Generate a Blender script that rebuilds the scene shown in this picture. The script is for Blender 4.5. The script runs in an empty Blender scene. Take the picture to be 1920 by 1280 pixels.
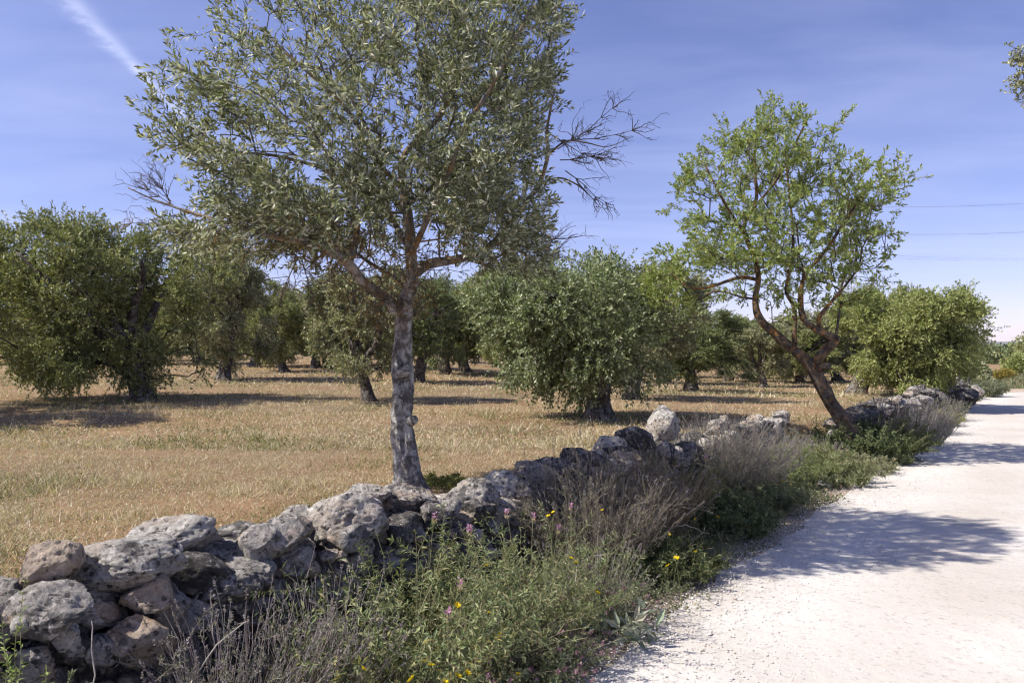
import bpy, bmesh, math, random
import numpy as np
from mathutils import Vector, noise as mnoise

# ------------------------------------------------------------------ camera, sky, sun, exposure
SC = bpy.context.scene
COL = SC.collection
FPX, CX, HY, CAMZ = 1493.0, 960.0, 665.0, 1.6        # focal length and horizon of the 1920 px photograph
cam_data = bpy.data.cameras.new('camera')
cam = bpy.data.objects.new('camera', cam_data); COL.objects.link(cam)
cam.location = (0, 0, CAMZ); cam.rotation_euler = (math.radians(90), 0, 0)
cam_data.sensor_width = 36; cam_data.lens = 36 * FPX / 1920
cam_data.shift_y = (HY - 640) / 1920
cam_data.clip_start = 0.05; cam_data.clip_end = 20000
cam_data.dof.use_dof = True; cam_data.dof.focus_distance = 6.5; cam_data.dof.aperture_fstop = 7.0
SC.camera = cam
SC.cycles.use_denoising = True; SC.cycles.denoiser = 'OPENIMAGEDENOISE'; SC.cycles.denoising_input_passes = 'RGB_ALBEDO_NORMAL'; SC.cycles.denoising_prefilter = 'ACCURATE'; SC.cycles.adaptive_threshold = 0.02; SC.cycles.filter_width = 1.15
SC.cycles.max_bounces = 4; SC.cycles.diffuse_bounces = 3; SC.cycles.glossy_bounces = 1; SC.cycles.transmission_bounces = 3

SUN_TO = Vector((-1.0, -0.20, 1.12)).normalized()      # towards the sun: from the left, a little behind the camera
SUN_EL = math.asin(SUN_TO.z); SUN_AZ = math.atan2(SUN_TO.x, SUN_TO.y)   # azimuth from +Y towards +X

W = bpy.data.worlds.new('World'); SC.world = W; W.use_nodes = True
def build_world():
    nt = W.node_tree; N = nt.nodes; L = nt.links; N.clear()
    out = N.new('ShaderNodeOutputWorld'); bg = N.new('ShaderNodeBackground')
    sky = N.new('ShaderNodeTexSky'); sky.sky_type = 'NISHITA'; sky.sun_disc = False
    sky.sun_elevation = SUN_EL; sky.sun_rotation = SUN_AZ
    sky.altitude = 700; sky.air_density = 1.0; sky.dust_density = 0.15; sky.ozone_density = 1.0
    bg.inputs['Strength'].default_value = 0.079
    def math_(op, a, b=None, c=None):
        m = N.new('ShaderNodeMath'); m.operation = op
        for i, v in enumerate((a, b, c)):
            if v is None: continue
            if isinstance(v, (int, float)): m.inputs[i].default_value = v
            else: L.new(v, m.inputs[i])
        return m.outputs[0]
    tint = N.new('ShaderNodeMix'); tint.data_type = 'RGBA'; tint.blend_type = 'MULTIPLY'
    tint.inputs['Factor'].default_value = 1.0
    L.new(sky.outputs[0], tint.inputs['A']); tint.inputs['B'].default_value = (1.17, 1.0, 1.34, 1)
    tc = N.new('ShaderNodeTexCoord'); sep = N.new('ShaderNodeSeparateXYZ')
    L.new(tc.outputs['Generated'], sep.inputs[0])
    zz = math_('MAXIMUM', sep.outputs['Z'], 0.03)
    u = math_('DIVIDE', sep.outputs['X'], zz); v = math_('DIVIDE', sep.outputs['Y'], zz)
    cmb = N.new('ShaderNodeCombineXYZ'); L.new(u, cmb.inputs[0]); L.new(v, cmb.inputs[1])
    # thin cirrus veil
    mp = N.new('ShaderNodeMapping'); L.new(cmb.outputs[0], mp.inputs[0])
    mp.inputs['Rotation'].default_value = (0, 0, math.radians(38)); mp.inputs['Scale'].default_value = (0.42, 0.8, 1)
    n1 = N.new('ShaderNodeTexNoise'); L.new(mp.outputs[0], n1.inputs['Vector'])
    n1.inputs['Scale'].default_value = 1.1; n1.inputs['Detail'].default_value = 7; n1.inputs['Roughness'].default_value = 0.55
    n1.inputs['Distortion'].default_value = 0.5
    r1 = N.new('ShaderNodeMapRange'); L.new(n1.outputs[0], r1.inputs[0])
    r1.inputs[1].default_value = 0.40; r1.inputs[2].default_value = 0.80; r1.inputs[4].default_value = 0.30
    # the contrail: a straight track on the cloud plane, breaking up
    n2 = N.new('ShaderNodeTexNoise'); L.new(cmb.outputs[0], n2.inputs['Vector'])
    n2.inputs['Scale'].default_value = 9; n2.inputs['Detail'].default_value = 6; n2.inputs['Roughness'].default_value = 0.65
    wob = math_('MULTIPLY', math_('SUBTRACT', n2.outputs[0], 0.5), 0.07)
    d = math_('ADD', math_('SUBTRACT', u, math_('ADD', -1.008, math_('MULTIPLY', v, -0.11))), wob)
    wid = math_('ADD', 0.021, math_('MULTIPLY', math_('ABSOLUTE', math_('SUBTRACT', v, 3.0)), 0.026))
    e = math_('POWER', 2.718, math_('MULTIPLY', math_('POWER', math_('DIVIDE', d, wid), 2.0), -1.0))
    f1 = N.new('ShaderNodeMapRange'); L.new(v, f1.inputs[0]); f1.inputs[1].default_value = 0.9; f1.inputs[2].default_value = 2.3
    f2 = N.new('ShaderNodeMapRange'); L.new(v, f2.inputs[0]); f2.inputs[1].default_value = 6.0; f2.inputs[2].default_value = 3.0
    n3 = N.new('ShaderNodeMapRange'); L.new(n2.outputs[0], n3.inputs[0]); n3.inputs[1].default_value = 0.3; n3.inputs[2].default_value = 0.7
    trail = math_('MULTIPLY', math_('MULTIPLY', e, math_('MULTIPLY', f1.outputs[0], f2.outputs[0])), math_('ADD', math_('MULTIPLY', n3.outputs[0], 0.5), 0.18))
    cov = math_('MINIMUM', math_('ADD', r1.outputs[0], trail), 0.8)
    up = N.new('ShaderNodeMapRange'); L.new(sep.outputs['Z'], up.inputs[0]); up.inputs[1].default_value = 0.0; up.inputs[2].default_value = 0.08
    cov = math_('MULTIPLY', cov, up.outputs[0])
    mx = N.new('ShaderNodeMix'); mx.data_type = 'RGBA'
    L.new(cov, mx.inputs['Factor']); L.new(tint.outputs['Result'], mx.inputs['A']); mx.inputs['B'].default_value = (6.8, 7.4, 10.4, 1)
    L.new(mx.outputs['Result'], bg.inputs['Color']); L.new(bg.outputs[0], out.inputs['Surface'])
build_world()

sun_data = bpy.data.lights.new('sun', 'SUN'); sun = bpy.data.objects.new('sun', sun_data); COL.objects.link(sun)
sun_data.energy = 5.0; sun_data.angle = math.radians(0.55); sun_data.color = (1.0, 0.945, 0.87)
sun.rotation_euler = SUN_TO.to_track_quat('Z', 'Y').to_euler(); sun.location = (-30, 5, 30)
SC.view_settings.view_transform = 'Standard'; SC.view_settings.look = 'None'
SC.view_settings.gamma = 1.0; SC.view_settings.exposure = 0.62; SC.view_settings.use_curve_mapping = False

# ------------------------------------------------------------------ helpers
def rg(seed): return np.random.default_rng(seed)

def P(px, py, d):                       # a photograph pixel at depth d, as a place
    return np.array([(px - CX) / FPX * d, d, CAMZ + (HY - py) / FPX * d])

def norm(a): return a / np.maximum(np.linalg.norm(a, axis=-1, keepdims=True), 1e-9)

def mesh_np(name, V, faces, col=None, smooth=False):
    """V (n,3); faces: list of int arrays (m,3) or (m,4); col (n,3) -> colour attribute 'tone'."""
    me = bpy.data.meshes.new(name)
    V = np.ascontiguousarray(V, dtype=np.float32)
    faces = [np.asarray(f, dtype=np.int32) for f in faces if len(f)]
    nl = sum(f.size for f in faces); nf = sum(len(f) for f in faces)
    me.vertices.add(len(V)); me.vertices.foreach_set('co', V.ravel())
    me.loops.add(nl); me.polygons.add(nf)
    me.loops.foreach_set('vertex_index', np.concatenate([f.ravel() for f in faces]))
    tot = np.concatenate([np.full(len(f), f.shape[1], np.int32) for f in faces])
    st = np.zeros(nf, np.int32); st[1:] = np.cumsum(tot)[:-1]
    me.polygons.foreach_set('loop_start', st)
    me.polygons.foreach_set('use_smooth', np.full(nf, smooth))
    me.update(calc_edges=True)
    if col is not None:
        at = me.color_attributes.new('tone', 'FLOAT_COLOR', 'POINT')
        c4 = np.ones((len(V), 4), np.float32); c4[:, :3] = col
        at.data.foreach_set('color', c4.ravel())
    return me

def obj(name, me, mat=None, parent=None, loc=None):
    o = bpy.data.objects.new(name, me); COL.objects.link(o)
    if mat is not None and me is not None and not me.materials: me.materials.append(mat)
    if parent is not None: o.parent = parent
    if loc is not None: o.location = loc
    return o

def tag(o, label=None, cat=None, group=None, kind=None):
    if label: o['label'] = label
    if cat: o['category'] = cat
    if group: o['group'] = group
    if kind: o['kind'] = kind
    return o

def empty(name, loc, label, cat, group=None):
    o = bpy.data.objects.new(name, None); COL.objects.link(o); o.location = loc
    o.empty_display_size = 0.2
    return tag(o, label, cat, group)

class Geo:
    """collects vertices, faces and tones"""
    def __init__(s): s.V = []; s.F = []; s.C = []; s.n = 0
    def add(s, V, faces, C):
        V = np.asarray(V, float).reshape(-1, 3)
        s.V.append(V); s.C.append(np.broadcast_to(np.asarray(C, float), V.shape))
        for f in faces: s.F.append(np.asarray(f) + s.n)
        s.n += len(V)
    def mesh(s, name, smooth=False, origin=(0, 0, 0)):
        tri = [f for f in s.F if f.shape[1] == 3]; quad = [f for f in s.F if f.shape[1] == 4]
        fs = []
        if tri: fs.append(np.concatenate(tri))
        if quad: fs.append(np.concatenate(quad))
        return mesh_np(name, np.concatenate(s.V) - np.asarray(origin), fs, np.concatenate(s.C), smooth)

def hashn(ix, iy, seed):
    h = (ix.astype(np.int64) * 374761393 + iy.astype(np.int64) * 668265263 + seed * 974711) & 0xffffffff
    h = ((h ^ (h >> 13)) * 1274126177) & 0xffffffff
    return ((h ^ (h >> 16)) & 0xffff) / 65535.0
def vnoise(x, y, seed=0):
    x = np.asarray(x, float); y = np.asarray(y, float)
    ix = np.floor(x); iy = np.floor(y); fx = x - ix; fy = y - iy
    fx = fx * fx * (3 - 2 * fx); fy = fy * fy * (3 - 2 * fy)
    a = hashn(ix, iy, seed); b = hashn(ix + 1, iy, seed); c = hashn(ix, iy + 1, seed); d = hashn(ix + 1, iy + 1, seed)
    return (a * (1 - fx) + b * fx) * (1 - fy) + (c * (1 - fx) + d * fx) * fy
def sstep(a, b, x):
    t = np.clip((x - a) / (b - a), 0, 1); return t * t * (3 - 2 * t)

def palette(r, n, cols, jit=0.18, w=None):
    cols = np.array(cols, float)
    i = r.choice(len(cols), n, p=None if w is None else np.array(w) / np.sum(w))
    return cols[i] * (1 + jit * r.uniform(-1, 1, (n, 1))) * (1 + 0.06 * r.uniform(-1, 1, (n, 3)))

def perp(d, r=None):
    a = np.zeros_like(d); a[:, 2] = 1
    bad = np.abs(d[:, 2]) > 0.93; a[bad] = (1, 0, 0)
    return norm(np.cross(d, a))
def leaves(g, base, d, nrm, L, Wd, col, fold=0.25, curl=0.1):
    """kite-shaped leaves, folded along the midrib"""
    n = len(base); d = norm(d); side = norm(np.cross(d, nrm)); nn = np.cross(side, d)
    L = np.broadcast_to(L, (n,))[:, None]; Wd = np.broadcast_to(Wd, (n,))[:, None]
    mid = base + d * L * 0.48
    V = np.stack([base, mid + side * Wd + nn * Wd * fold, base + d * L - nn * L * curl, mid - side * Wd + nn * Wd * fold], 1).reshape(-1, 3)
    k = np.arange(n)[:, None] * 4
    F = np.concatenate([k + np.array([[0, 1, 2]]), k + np.array([[0, 2, 3]])])
    g.add(V, [F], np.repeat(col, 4, axis=0))
def frusta(g, A, B, ra, rb, col, sides=4):
    """separate tapered segments A->B"""
    n = len(A); d = norm(B - A); s = perp(d); t = np.cross(d, s)
    ang = np.arange(sides) / sides * 2 * np.pi
    ring = np.cos(ang)[None, :, None] * s[:, None] + np.sin(ang)[None, :, None] * t[:, None]
    V = np.concatenate([A[:, None] + ring * np.asarray(ra)[:, None, None], B[:, None] + ring * np.asarray(rb)[:, None, None]], 1).reshape(-1, 3)
    k = np.arange(n)[:, None] * 2 * sides
    F = np.concatenate([k + np.array([[i, (i + 1) % sides, sides + (i + 1) % sides, sides + i]]) for i in range(sides)])
    g.add(V, [F], np.repeat(np.broadcast_to(col, (n, 3)), 2 * sides, axis=0))
def stems(g, PT, r0, r1, col, sides=3):
    """PT (n,k,3): curved stems"""
    n, k, _ = PT.shape
    T = norm(np.gradient(PT, axis=1)); s = perp(T.reshape(-1, 3)).reshape(n, k, 3); t = np.cross(T, s)
    rad = np.asarray(r0)[:, None] + (np.asarray(r1) - np.asarray(r0))[:, None] * np.linspace(0, 1, k)[None]
    ang = np.arange(sides) / sides * 2 * np.pi
    V = PT[:, :, None] + rad[:, :, None, None] * (np.cos(ang)[None, None, :, None] * s[:, :, None] + np.sin(ang)[None, None, :, None] * t[:, :, None])
    V = V.reshape(-1, 3); b = (np.arange(n)[:, None] * k + np.arange(k - 1)[None]).reshape(-1, 1) * sides
    F = np.concatenate([b + np.array([[i, (i + 1) % sides, sides + (i + 1) % sides, sides + i]]) for i in range(sides)])
    g.add(V, [F], np.repeat(np.broadcast_to(col, (n, 3)), k * sides, axis=0))
def spline(pts, per=6):
    """Catmull-Rom through rows (x,y,z,r)"""
    p = np.array(pts, float); p = np.vstack([2 * p[0] - p[1], p, 2 * p[-1] - p[-2]]); out = []
    for i in range(1, len(p) - 2):
        for t in np.arange(per) / per:
            a, b, c, d = p[i - 1], p[i], p[i + 1], p[i + 2]
            out.append(0.5 * ((2 * b) + (-a + c) * t + (2 * a - 5 * b + 4 * c - d) * t * t + (-a + 3 * b - 3 * c + d) * t ** 3))
    out.append(p[-2]); return np.array(out)
def limb(g, pts, sides, col, rough=0.12, seed=0, per=6, cap=True, freq=3.0, fine=0.45, cleft=None):
    """a smooth gnarled limb through rows (x,y,z,r); col is a tone or a function of the points"""
    q = spline(pts, per); C, R = q[:, :3], np.maximum(q[:, 3], 0.002)
    T = norm(np.gradient(C, axis=0)); s = np.zeros_like(T); s[0] = perp(T[:1])[0]
    for i in range(1, len(T)):
        v = s[i - 1] - T[i] * np.dot(s[i - 1], T[i]); s[i] = v / np.linalg.norm(v)
    t = np.cross(T, s); k = len(C); ang = np.arange(sides) / sides * 2 * np.pi
    along = np.concatenate([[0], np.cumsum(np.linalg.norm(np.diff(C, axis=0), axis=1))])
    rr = np.zeros((k, sides))
    for i in range(k):
        for j in range(sides):
            ca, sa = math.cos(ang[j]), math.sin(ang[j])
            a = mnoise.noise(Vector((ca * 1.3 + seed, sa * 1.3, along[i] * freq)))
            b = mnoise.noise(Vector((ca * 3.1 + seed, sa * 3.1 + 5, along[i] * freq * 1.3)))
            c = mnoise.noise(Vector((ca * 6 + seed, sa * 6 + 9, along[i] * freq * 4)))
            rr[i, j] = R[i] * (1 + rough * (1.3 * a + 0.9 * b + fine * c))
            if cleft:
                w_ = s[i] * ca + t[i] * sa
                for (vx, vy, zc, zh, dp, wd) in cleft:
                    rr[i, j] *= 1 - dp * math.exp(-((1 - (w_[0] * vx + w_[1] * vy)) / wd) ** 2) * math.exp(-((C[i, 2] - zc) / zh) ** 2)
    V = C[:, None] + rr[:, :, None] * (np.cos(ang)[None, :, None] * s[:, None] + np.sin(ang)[None, :, None] * t[:, None])
    b = (np.arange(k - 1) * sides)[:, None]
    F = [np.concatenate([b + np.array([[i, (i + 1) % sides, sides + (i + 1) % sides, sides + i]]) for i in range(sides)])]
    V = V.reshape(-1, 3)
    if cap:
        V = np.vstack([V, C[-1:] + T[-1:] * R[-1] * 0.5]); e = len(V) - 1; o = (k - 1) * sides
        F.append(np.array([[o + i, o + (i + 1) % sides, e] for i in range(sides)]))
    cc = np.array(col(np.repeat(C, sides, axis=0))) if callable(col) else np.broadcast_to(np.array(col, float), (k * sides, 3))
    if cap: cc = np.vstack([cc, cc[-1:]])
    g.add(V, F, cc)
    return q

# ------------------------------------------------------------------ materials
def new_mat(name):
    m = bpy.data.materials.new(name); m.use_nodes = True
    nt = m.node_tree; b = nt.nodes['Principled BSDF']
    return m, nt, nt.nodes, nt.links, b
def tone_node(N):
    a = N.new('ShaderNodeAttribute'); a.attribute_name = 'tone'; return a.outputs['Color']
def ramp(N, L, fac, stops):
    r = N.new('ShaderNodeValToRGB'); L.new(fac, r.inputs[0]); e = r.color_ramp.elements
    while len(e) > 1: e.remove(e[-1])
    e[0].position, e[0].color = stops[0][0], (*stops[0][1], 1)
    for p, c in stops[1:]:
        x = e.new(p); x.color = (*c, 1)
    return r.outputs[0]
def noise(N, L, vec, scale, detail=6, rough=0.6, dist=0.0):
    n = N.new('ShaderNodeTexNoise'); n.inputs['Scale'].default_value = scale; n.inputs['Detail'].default_value = detail
    n.inputs['Roughness'].default_value = rough; n.inputs['Distortion'].default_value = dist
    if vec is not None: L.new(vec, n.inputs['Vector'])
    return n.outputs[0]
def mix(N, L, fac, a, b, blend='MIX'):
    m = N.new('ShaderNodeMix'); m.data_type = 'RGBA'; m.blend_type = blend
    for key, v in (('Factor', fac), ('A', a), ('B', b)):
        if isinstance(v, (int, float)): m.inputs[key].default_value = v
        elif isinstance(v, tuple): m.inputs[key].default_value = (*v, 1)
        else: L.new(v, m.inputs[key])
    return m.outputs['Result']
def maprange(N, L, x, a, b, c=0.0, d=1.0):
    m = N.new('ShaderNodeMapRange'); L.new(x, m.inputs[0])
    for i, v in enumerate((a, b, c, d)): m.inputs[i + 1].default_value = v
    return m.outputs[0]
def bump(N, L, h, strength, dist, prev=None):
    b = N.new('ShaderNodeBump'); b.inputs['Strength'].default_value = strength; b.inputs['Distance'].default_value = dist
    L.new(h, b.inputs['Height'])
    if prev is not None: L.new(prev, b.inputs['Normal'])
    return b.outputs[0]

def leaf_material(name, trans=0.3, rough=0.5, spec=0.35):
    m, nt, N, L, b = new_mat(name)
    t = tone_node(N); L.new(t, b.inputs['Base Color'])
    b.inputs['Roughness'].default_value = rough; b.inputs['Specular IOR Level'].default_value = spec
    tr = N.new('ShaderNodeBsdfTranslucent'); ms = N.new('ShaderNodeMixShader'); ms.inputs[0].default_value = trans
    c = mix(N, L, 1.0, t, (1.0, 1.05, 0.55), 'MULTIPLY'); L.new(c, tr.inputs['Color'])
    L.new(b.outputs[0], ms.inputs[1]); L.new(tr.outputs[0], ms.inputs[2])
    L.new(ms.outputs[0], nt.nodes['Material Output'].inputs['Surface'])
    return m
M_OLIVE = leaf_material('olive_leaf', 0.25, 0.5, 0.35)
M_ALMOND = leaf_material('almond_leaf', 0.34, 0.45, 0.4)
M_HERB = leaf_material('herb_leaf', 0.28, 0.6, 0.25)
M_GRASS = leaf_material('grass_blade', 0.25, 0.7, 0.15)
M_PETAL = leaf_material('petal', 0.3, 0.6, 0.2)

def bark_material(name, dark, light, lichen, lich_amt):
    m, nt, N, L, b = new_mat(name)
    tc = N.new('ShaderNodeTexCoord'); mp = N.new('ShaderNodeMapping'); L.new(tc.outputs['Object'], mp.inputs[0])
    mp.inputs['Scale'].default_value = (1, 1, 0.32)
    n1 = noise(N, L, mp.outputs[0], 22, 8, 0.7, 0.6); n2 = noise(N, L, tc.outputs['Object'], 5, 6, 0.65, 0.3)
    n3 = noise(N, L, tc.outputs['Object'], 13, 6, 0.7, 0.2)
    c = ramp(N, L, n1, [(0.30, dark), (0.5, tuple(0.5 * (x + y) for x, y in zip(dark, light))), (0.68, light)])
    c = mix(N, L, maprange(N, L, n2, 0.42, 0.6, 0.0, 0.55), c, tuple(0.45 * x for x in dark))
    # orange crust lichen where the tone's red channel asks for it
    sp = N.new('ShaderNodeSeparateColor'); L.new(tone_node(N), sp.inputs[0])
    f = N.new('ShaderNodeMath'); f.operation = 'MULTIPLY'
    L.new(maprange(N, L, n3, 0.47, 0.60), f.inputs[0]); L.new(sp.outputs[0], f.inputs[1])
    c = mix(N, L, f.outputs[0], c, lichen)
    # pale grey crust lichen: green channel
    f2 = N.new('ShaderNodeMath'); f2.operation = 'MULTIPLY'
    L.new(maprange(N, L, noise(N, L, tc.outputs['Object'], 9, 8, 0.72, 0.5), 0.46, 0.60), f2.inputs[0]); L.new(sp.outputs[1], f2.inputs[1])
    c = mix(N, L, f2.outputs[0], c, (0.52, 0.50, 0.455))
    L.new(c, b.inputs['Base Color']); b.inputs['Roughness'].default_value = 0.9; b.inputs['Specular IOR Level'].default_value = 0.2
    L.new(bump(N, L, n1, 1.0, 0.035, bump(N, L, n3, 0.8, 0.03)), b.inputs['Normal'])
    return m
M_BARK = bark_material('olive_bark', (0.062, 0.056, 0.050), (0.31, 0.285, 0.255), (0.46, 0.25, 0.06), 1)
M_ABARK = bark_material('almond_bark', (0.030, 0.024, 0.020), (0.15, 0.12, 0.095), (0.42, 0.20, 0.045), 1)
M_OBARK = bark_material('orchard_bark', (0.022, 0.018, 0.015), (0.12, 0.10, 0.085), (0.3, 0.15, 0.04), 1)

def stone_material(name, pale, mid, dark, dark_lo, dark_hi, tan_amt):
    m, nt, N, L, b = new_mat(name)
    gp = N.new('ShaderNodeNewGeometry'); oi = N.new('ShaderNodeObjectInfo')
    ad = N.new('ShaderNodeVectorMath'); ad.operation = 'ADD'; L.new(gp.outputs['Position'], ad.inputs[0])
    sc = N.new('ShaderNodeMath'); sc.operation = 'MULTIPLY'; L.new(oi.outputs['Random'], sc.inputs[0]); sc.inputs[1].default_value = 41
    L.new(sc.outputs[0], ad.inputs[1]); v = ad.outputs[0]
    n1 = noise(N, L, v, 5.5, 8, 0.62, 0.5); n2 = noise(N, L, v, 26, 7, 0.7, 0.3); n3 = noise(N, L, v, 95, 5, 0.7)
    n4 = noise(N, L, v, 15, 9, 0.70, 0.8)
    vo = N.new('ShaderNodeTexVoronoi'); vo.inputs['Scale'].default_value = 21; L.new(v, vo.inputs['Vector'])
    c = ramp(N, L, n2, [(0.36, mid), (0.60, pale)])
    c = mix(N, L, maprange(N, L, noise(N, L, v, 3.5, 3, 0.5), 0.53, 0.60, 0, tan_amt), c, (0.46, 0.32, 0.21))
    c = mix(N, L, maprange(N, L, n1, dark_lo, dark_hi - 0.03, 0, 0.9), c, dark)
    c = mix(N, L, maprange(N, L, n4, dark_lo + 0.01, dark_lo + 0.05, 0, 0.9), c, dark)
    c = mix(N, L, maprange(N, L, vo.outputs['Distance'], 0.28, 0.20, 0, 0.85), c, tuple(0.6 * x for x in dark))
    c = mix(N, L, maprange(N, L, n3, 0.54, 0.64, 0, 0.5), c, tuple(x * 1.5 for x in dark))
    c = mix(N, L, maprange(N, L, noise(N, L, v, 19, 7, 0.7, 0.9), 0.56, 0.60, 0, 0.9), c, tuple(min(0.72, x * 1.28) for x in pale))
    L.new(c, b.inputs['Base Color']); b.inputs['Roughness'].default_value = 0.92; b.inputs['Specular IOR Level'].default_value = 0.15
    L.new(bump(N, L, n3, 0.7, 0.012, bump(N, L, n4, 1.0, 0.05, bump(N, L, maprange(N, L, vo.outputs['Distance'], 0.1, 0.4), 0.8, 0.02))), b.inputs['Normal'])
    return m
M_STONE = {
    'pale': stone_material('limestone_pale', (0.56, 0.52, 0.46), (0.36, 0.335, 0.30), (0.13, 0.122, 0.115), 0.56, 0.65, 0.3),
    'mid': stone_material('limestone_grey', (0.47, 0.43, 0.38), (0.28, 0.26, 0.235), (0.115, 0.108, 0.10), 0.53, 0.63, 0.5),
    'dark': stone_material('limestone_black', (0.33, 0.30, 0.27), (0.18, 0.165, 0.15), (0.075, 0.069, 0.066), 0.45, 0.58, 0.3),
    'tan': stone_material('limestone_tan', (0.50, 0.41, 0.32), (0.36, 0.29, 0.225), (0.12, 0.112, 0.104), 0.57, 0.68, 0.9)}

def ground_material():
    m, nt, N, L, b = new_mat('soil')
    g = N.new('ShaderNodeNewGeometry'); v = g.outputs['Position']
    t = tone_node(N)
    n1 = noise(N, L, v, 0.45, 6, 0.6); n2 = noise(N, L, v, 3.5, 8, 0.7); n3 = noise(N, L, v, 34, 6, 0.75)
    c = mix(N, L, maprange(N, L, n2, 0.3, 0.7), t, mix(N, L, 1.0, t, (0.62, 0.58, 0.52), 'MULTIPLY'))
    c = mix(N, L, maprange(N, L, n1, 0.4, 0.65, 0, 0.35), c, mix(N, L, 1.0, t, (1.2, 0.95, 0.72), 'MULTIPLY'))
    c = mix(N, L, maprange(N, L, n3, 0.35, 0.65, 0, 0.75), c, mix(N, L, 1.0, c, (0.5, 0.47, 0.42), 'MULTIPLY'))
    L.new(c, b.inputs['Base Color']); b.inputs['Roughness'].default_value = 0.95; b.inputs['Specular IOR Level'].default_value = 0.1
    L.new(bump(N, L, n3, 0.7, 0.03, bump(N, L, n2, 0.5, 0.12)), b.inputs['Normal'])
    return m
M_SOIL = ground_material()
def road_material():
    m, nt, N, L, b = new_mat('white_gravel')
    g = N.new('ShaderNodeNewGeometry'); v = g.outputs['Position']
    n1 = noise(N, L, v, 0.7, 5, 0.6, 0.3); n2 = noise(N, L, v, 6, 8, 0.7); n3 = noise(N, L, v, 75, 4, 0.7)
    vo = N.new('ShaderNodeTexVoronoi'); vo.inputs['Scale'].default_value = 48; L.new(v, vo.inputs['Vector'])
    c = ramp(N, L, n1, [(0.35, (0.49, 0.455, 0.405)), (0.62, (0.59, 0.56, 0.515))])
    c = mix(N, L, maprange(N, L, n2, 0.5, 0.72, 0, 0.35), c, (0.47, 0.40, 0.33))
    # wheel tracks: packed pale strips with looser, duller gravel between them, along the road
    sx = N.new('ShaderNodeSeparateXYZ'); L.new(v, sx.inputs[0])
    def mt(op, p, q):
        k = N.new('ShaderNodeMath'); k.operation = op
        for i, w in enumerate((p, q)):
            if isinstance(w, (int, float)): k.inputs[i].default_value = w
            else: L.new(w, k.inputs[i])
        return k.outputs[0]
    acr = mt('ADD', mt('SUBTRACT', sx.outputs['X'], mt('MULTIPLY', sx.outputs['Y'], 0.67)), mt('MULTIPLY', mt('SUBTRACT', n1, 0.5), 0.9))
    trk = mt('MULTIPLY', mt('ADD', mt('COSINE', mt('MULTIPLY', mt('ADD', acr, 0.7), 3.3), 0), 1.0), 0.5)
    c = mix(N, L, mt('MULTIPLY', trk, 0.42), c, (0.45, 0.395, 0.335))
    vs = N.new('ShaderNodeSeparateColor'); L.new(vo.outputs['Color'], vs.inputs[0])
    c = mix(N, L, maprange(N, L, vs.outputs[0], 0.86, 1.0, 0, 0.55), c, (0.33, 0.29, 0.25))
    c = mix(N, L, maprange(N, L, n3, 0.58, 0.70, 0, 0.5), c, (0.33, 0.29, 0.25))
    L.new(c, b.inputs['Base Color']); b.inputs['Roughness'].default_value = 0.95; b.inputs['Specular IOR Level'].default_value = 0.1
    L.new(bump(N, L, n3, 0.35, 0.006, bump(N, L, n2, 0.4, 0.05)), b.inputs['Normal'])
    return m
M_ROAD = road_material()
def tone_material(name, rough=0.9, spec=0.15):
    m, nt, N, L, b = new_mat(name)
    g = N.new('ShaderNodeNewGeometry'); n = noise(N, L, g.outputs['Position'], 60, 3, 0.6)
    t = tone_node(N); L.new(mix(N, L, maprange(N, L, n, 0.3, 0.7, 0, 0.35), t, mix(N, L, 1.0, t, (0.6, 0.6, 0.6), 'MULTIPLY')), b.inputs['Base Color'])
    b.inputs['Roughness'].default_value = rough; b.inputs['Specular IOR Level'].default_value = spec
    return m
M_STEM = tone_material('plant_stem'); M_PEBBLE = tone_material('pebble')
def plain(name, c, rough=0.6, metal=0.0):
    m, nt, N, L, b = new_mat(name)
    tc = N.new('ShaderNodeTexCoord'); n = noise(N, L, tc.outputs['Object'], 3, 4)
    L.new(mix(N, L, maprange(N, L, n, 0.3, 0.7, 0, 0.3), c, tuple(0.7 * x for x in c)), b.inputs['Base Color'])
    b.inputs['Roughness'].default_value = rough; b.inputs['Metallic'].default_value = metal
    return m
M_STEEL = plain('galvanised_steel', (0.42, 0.43, 0.45), 0.55, 0.3)
M_WIRE = plain('wire', (0.20, 0.21, 0.24), 0.6, 0.2)
def mountain_material():
    m, nt, N, L, b = new_mat('mountain_rock')
    g = N.new('ShaderNodeNewGeometry'); v = g.outputs['Position']
    n1 = noise(N, L, v, 0.05, 8, 0.7); n2 = noise(N, L, v, 0.014, 6, 0.6)
    c = ramp(N, L, n1, [(0.40, (0.07, 0.085, 0.06)), (0.52, (0.24, 0.225, 0.21)), (0.66, (0.36, 0.335, 0.31))])
    c = mix(N, L, maprange(N, L, n2, 0.45, 0.6, 0, 0.5), c, (0.12, 0.13, 0.09))
    L.new(c, b.inputs['Base Color']); b.inputs['Roughness'].default_value = 1.0
    return m
M_MOUNT = mountain_material()

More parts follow.
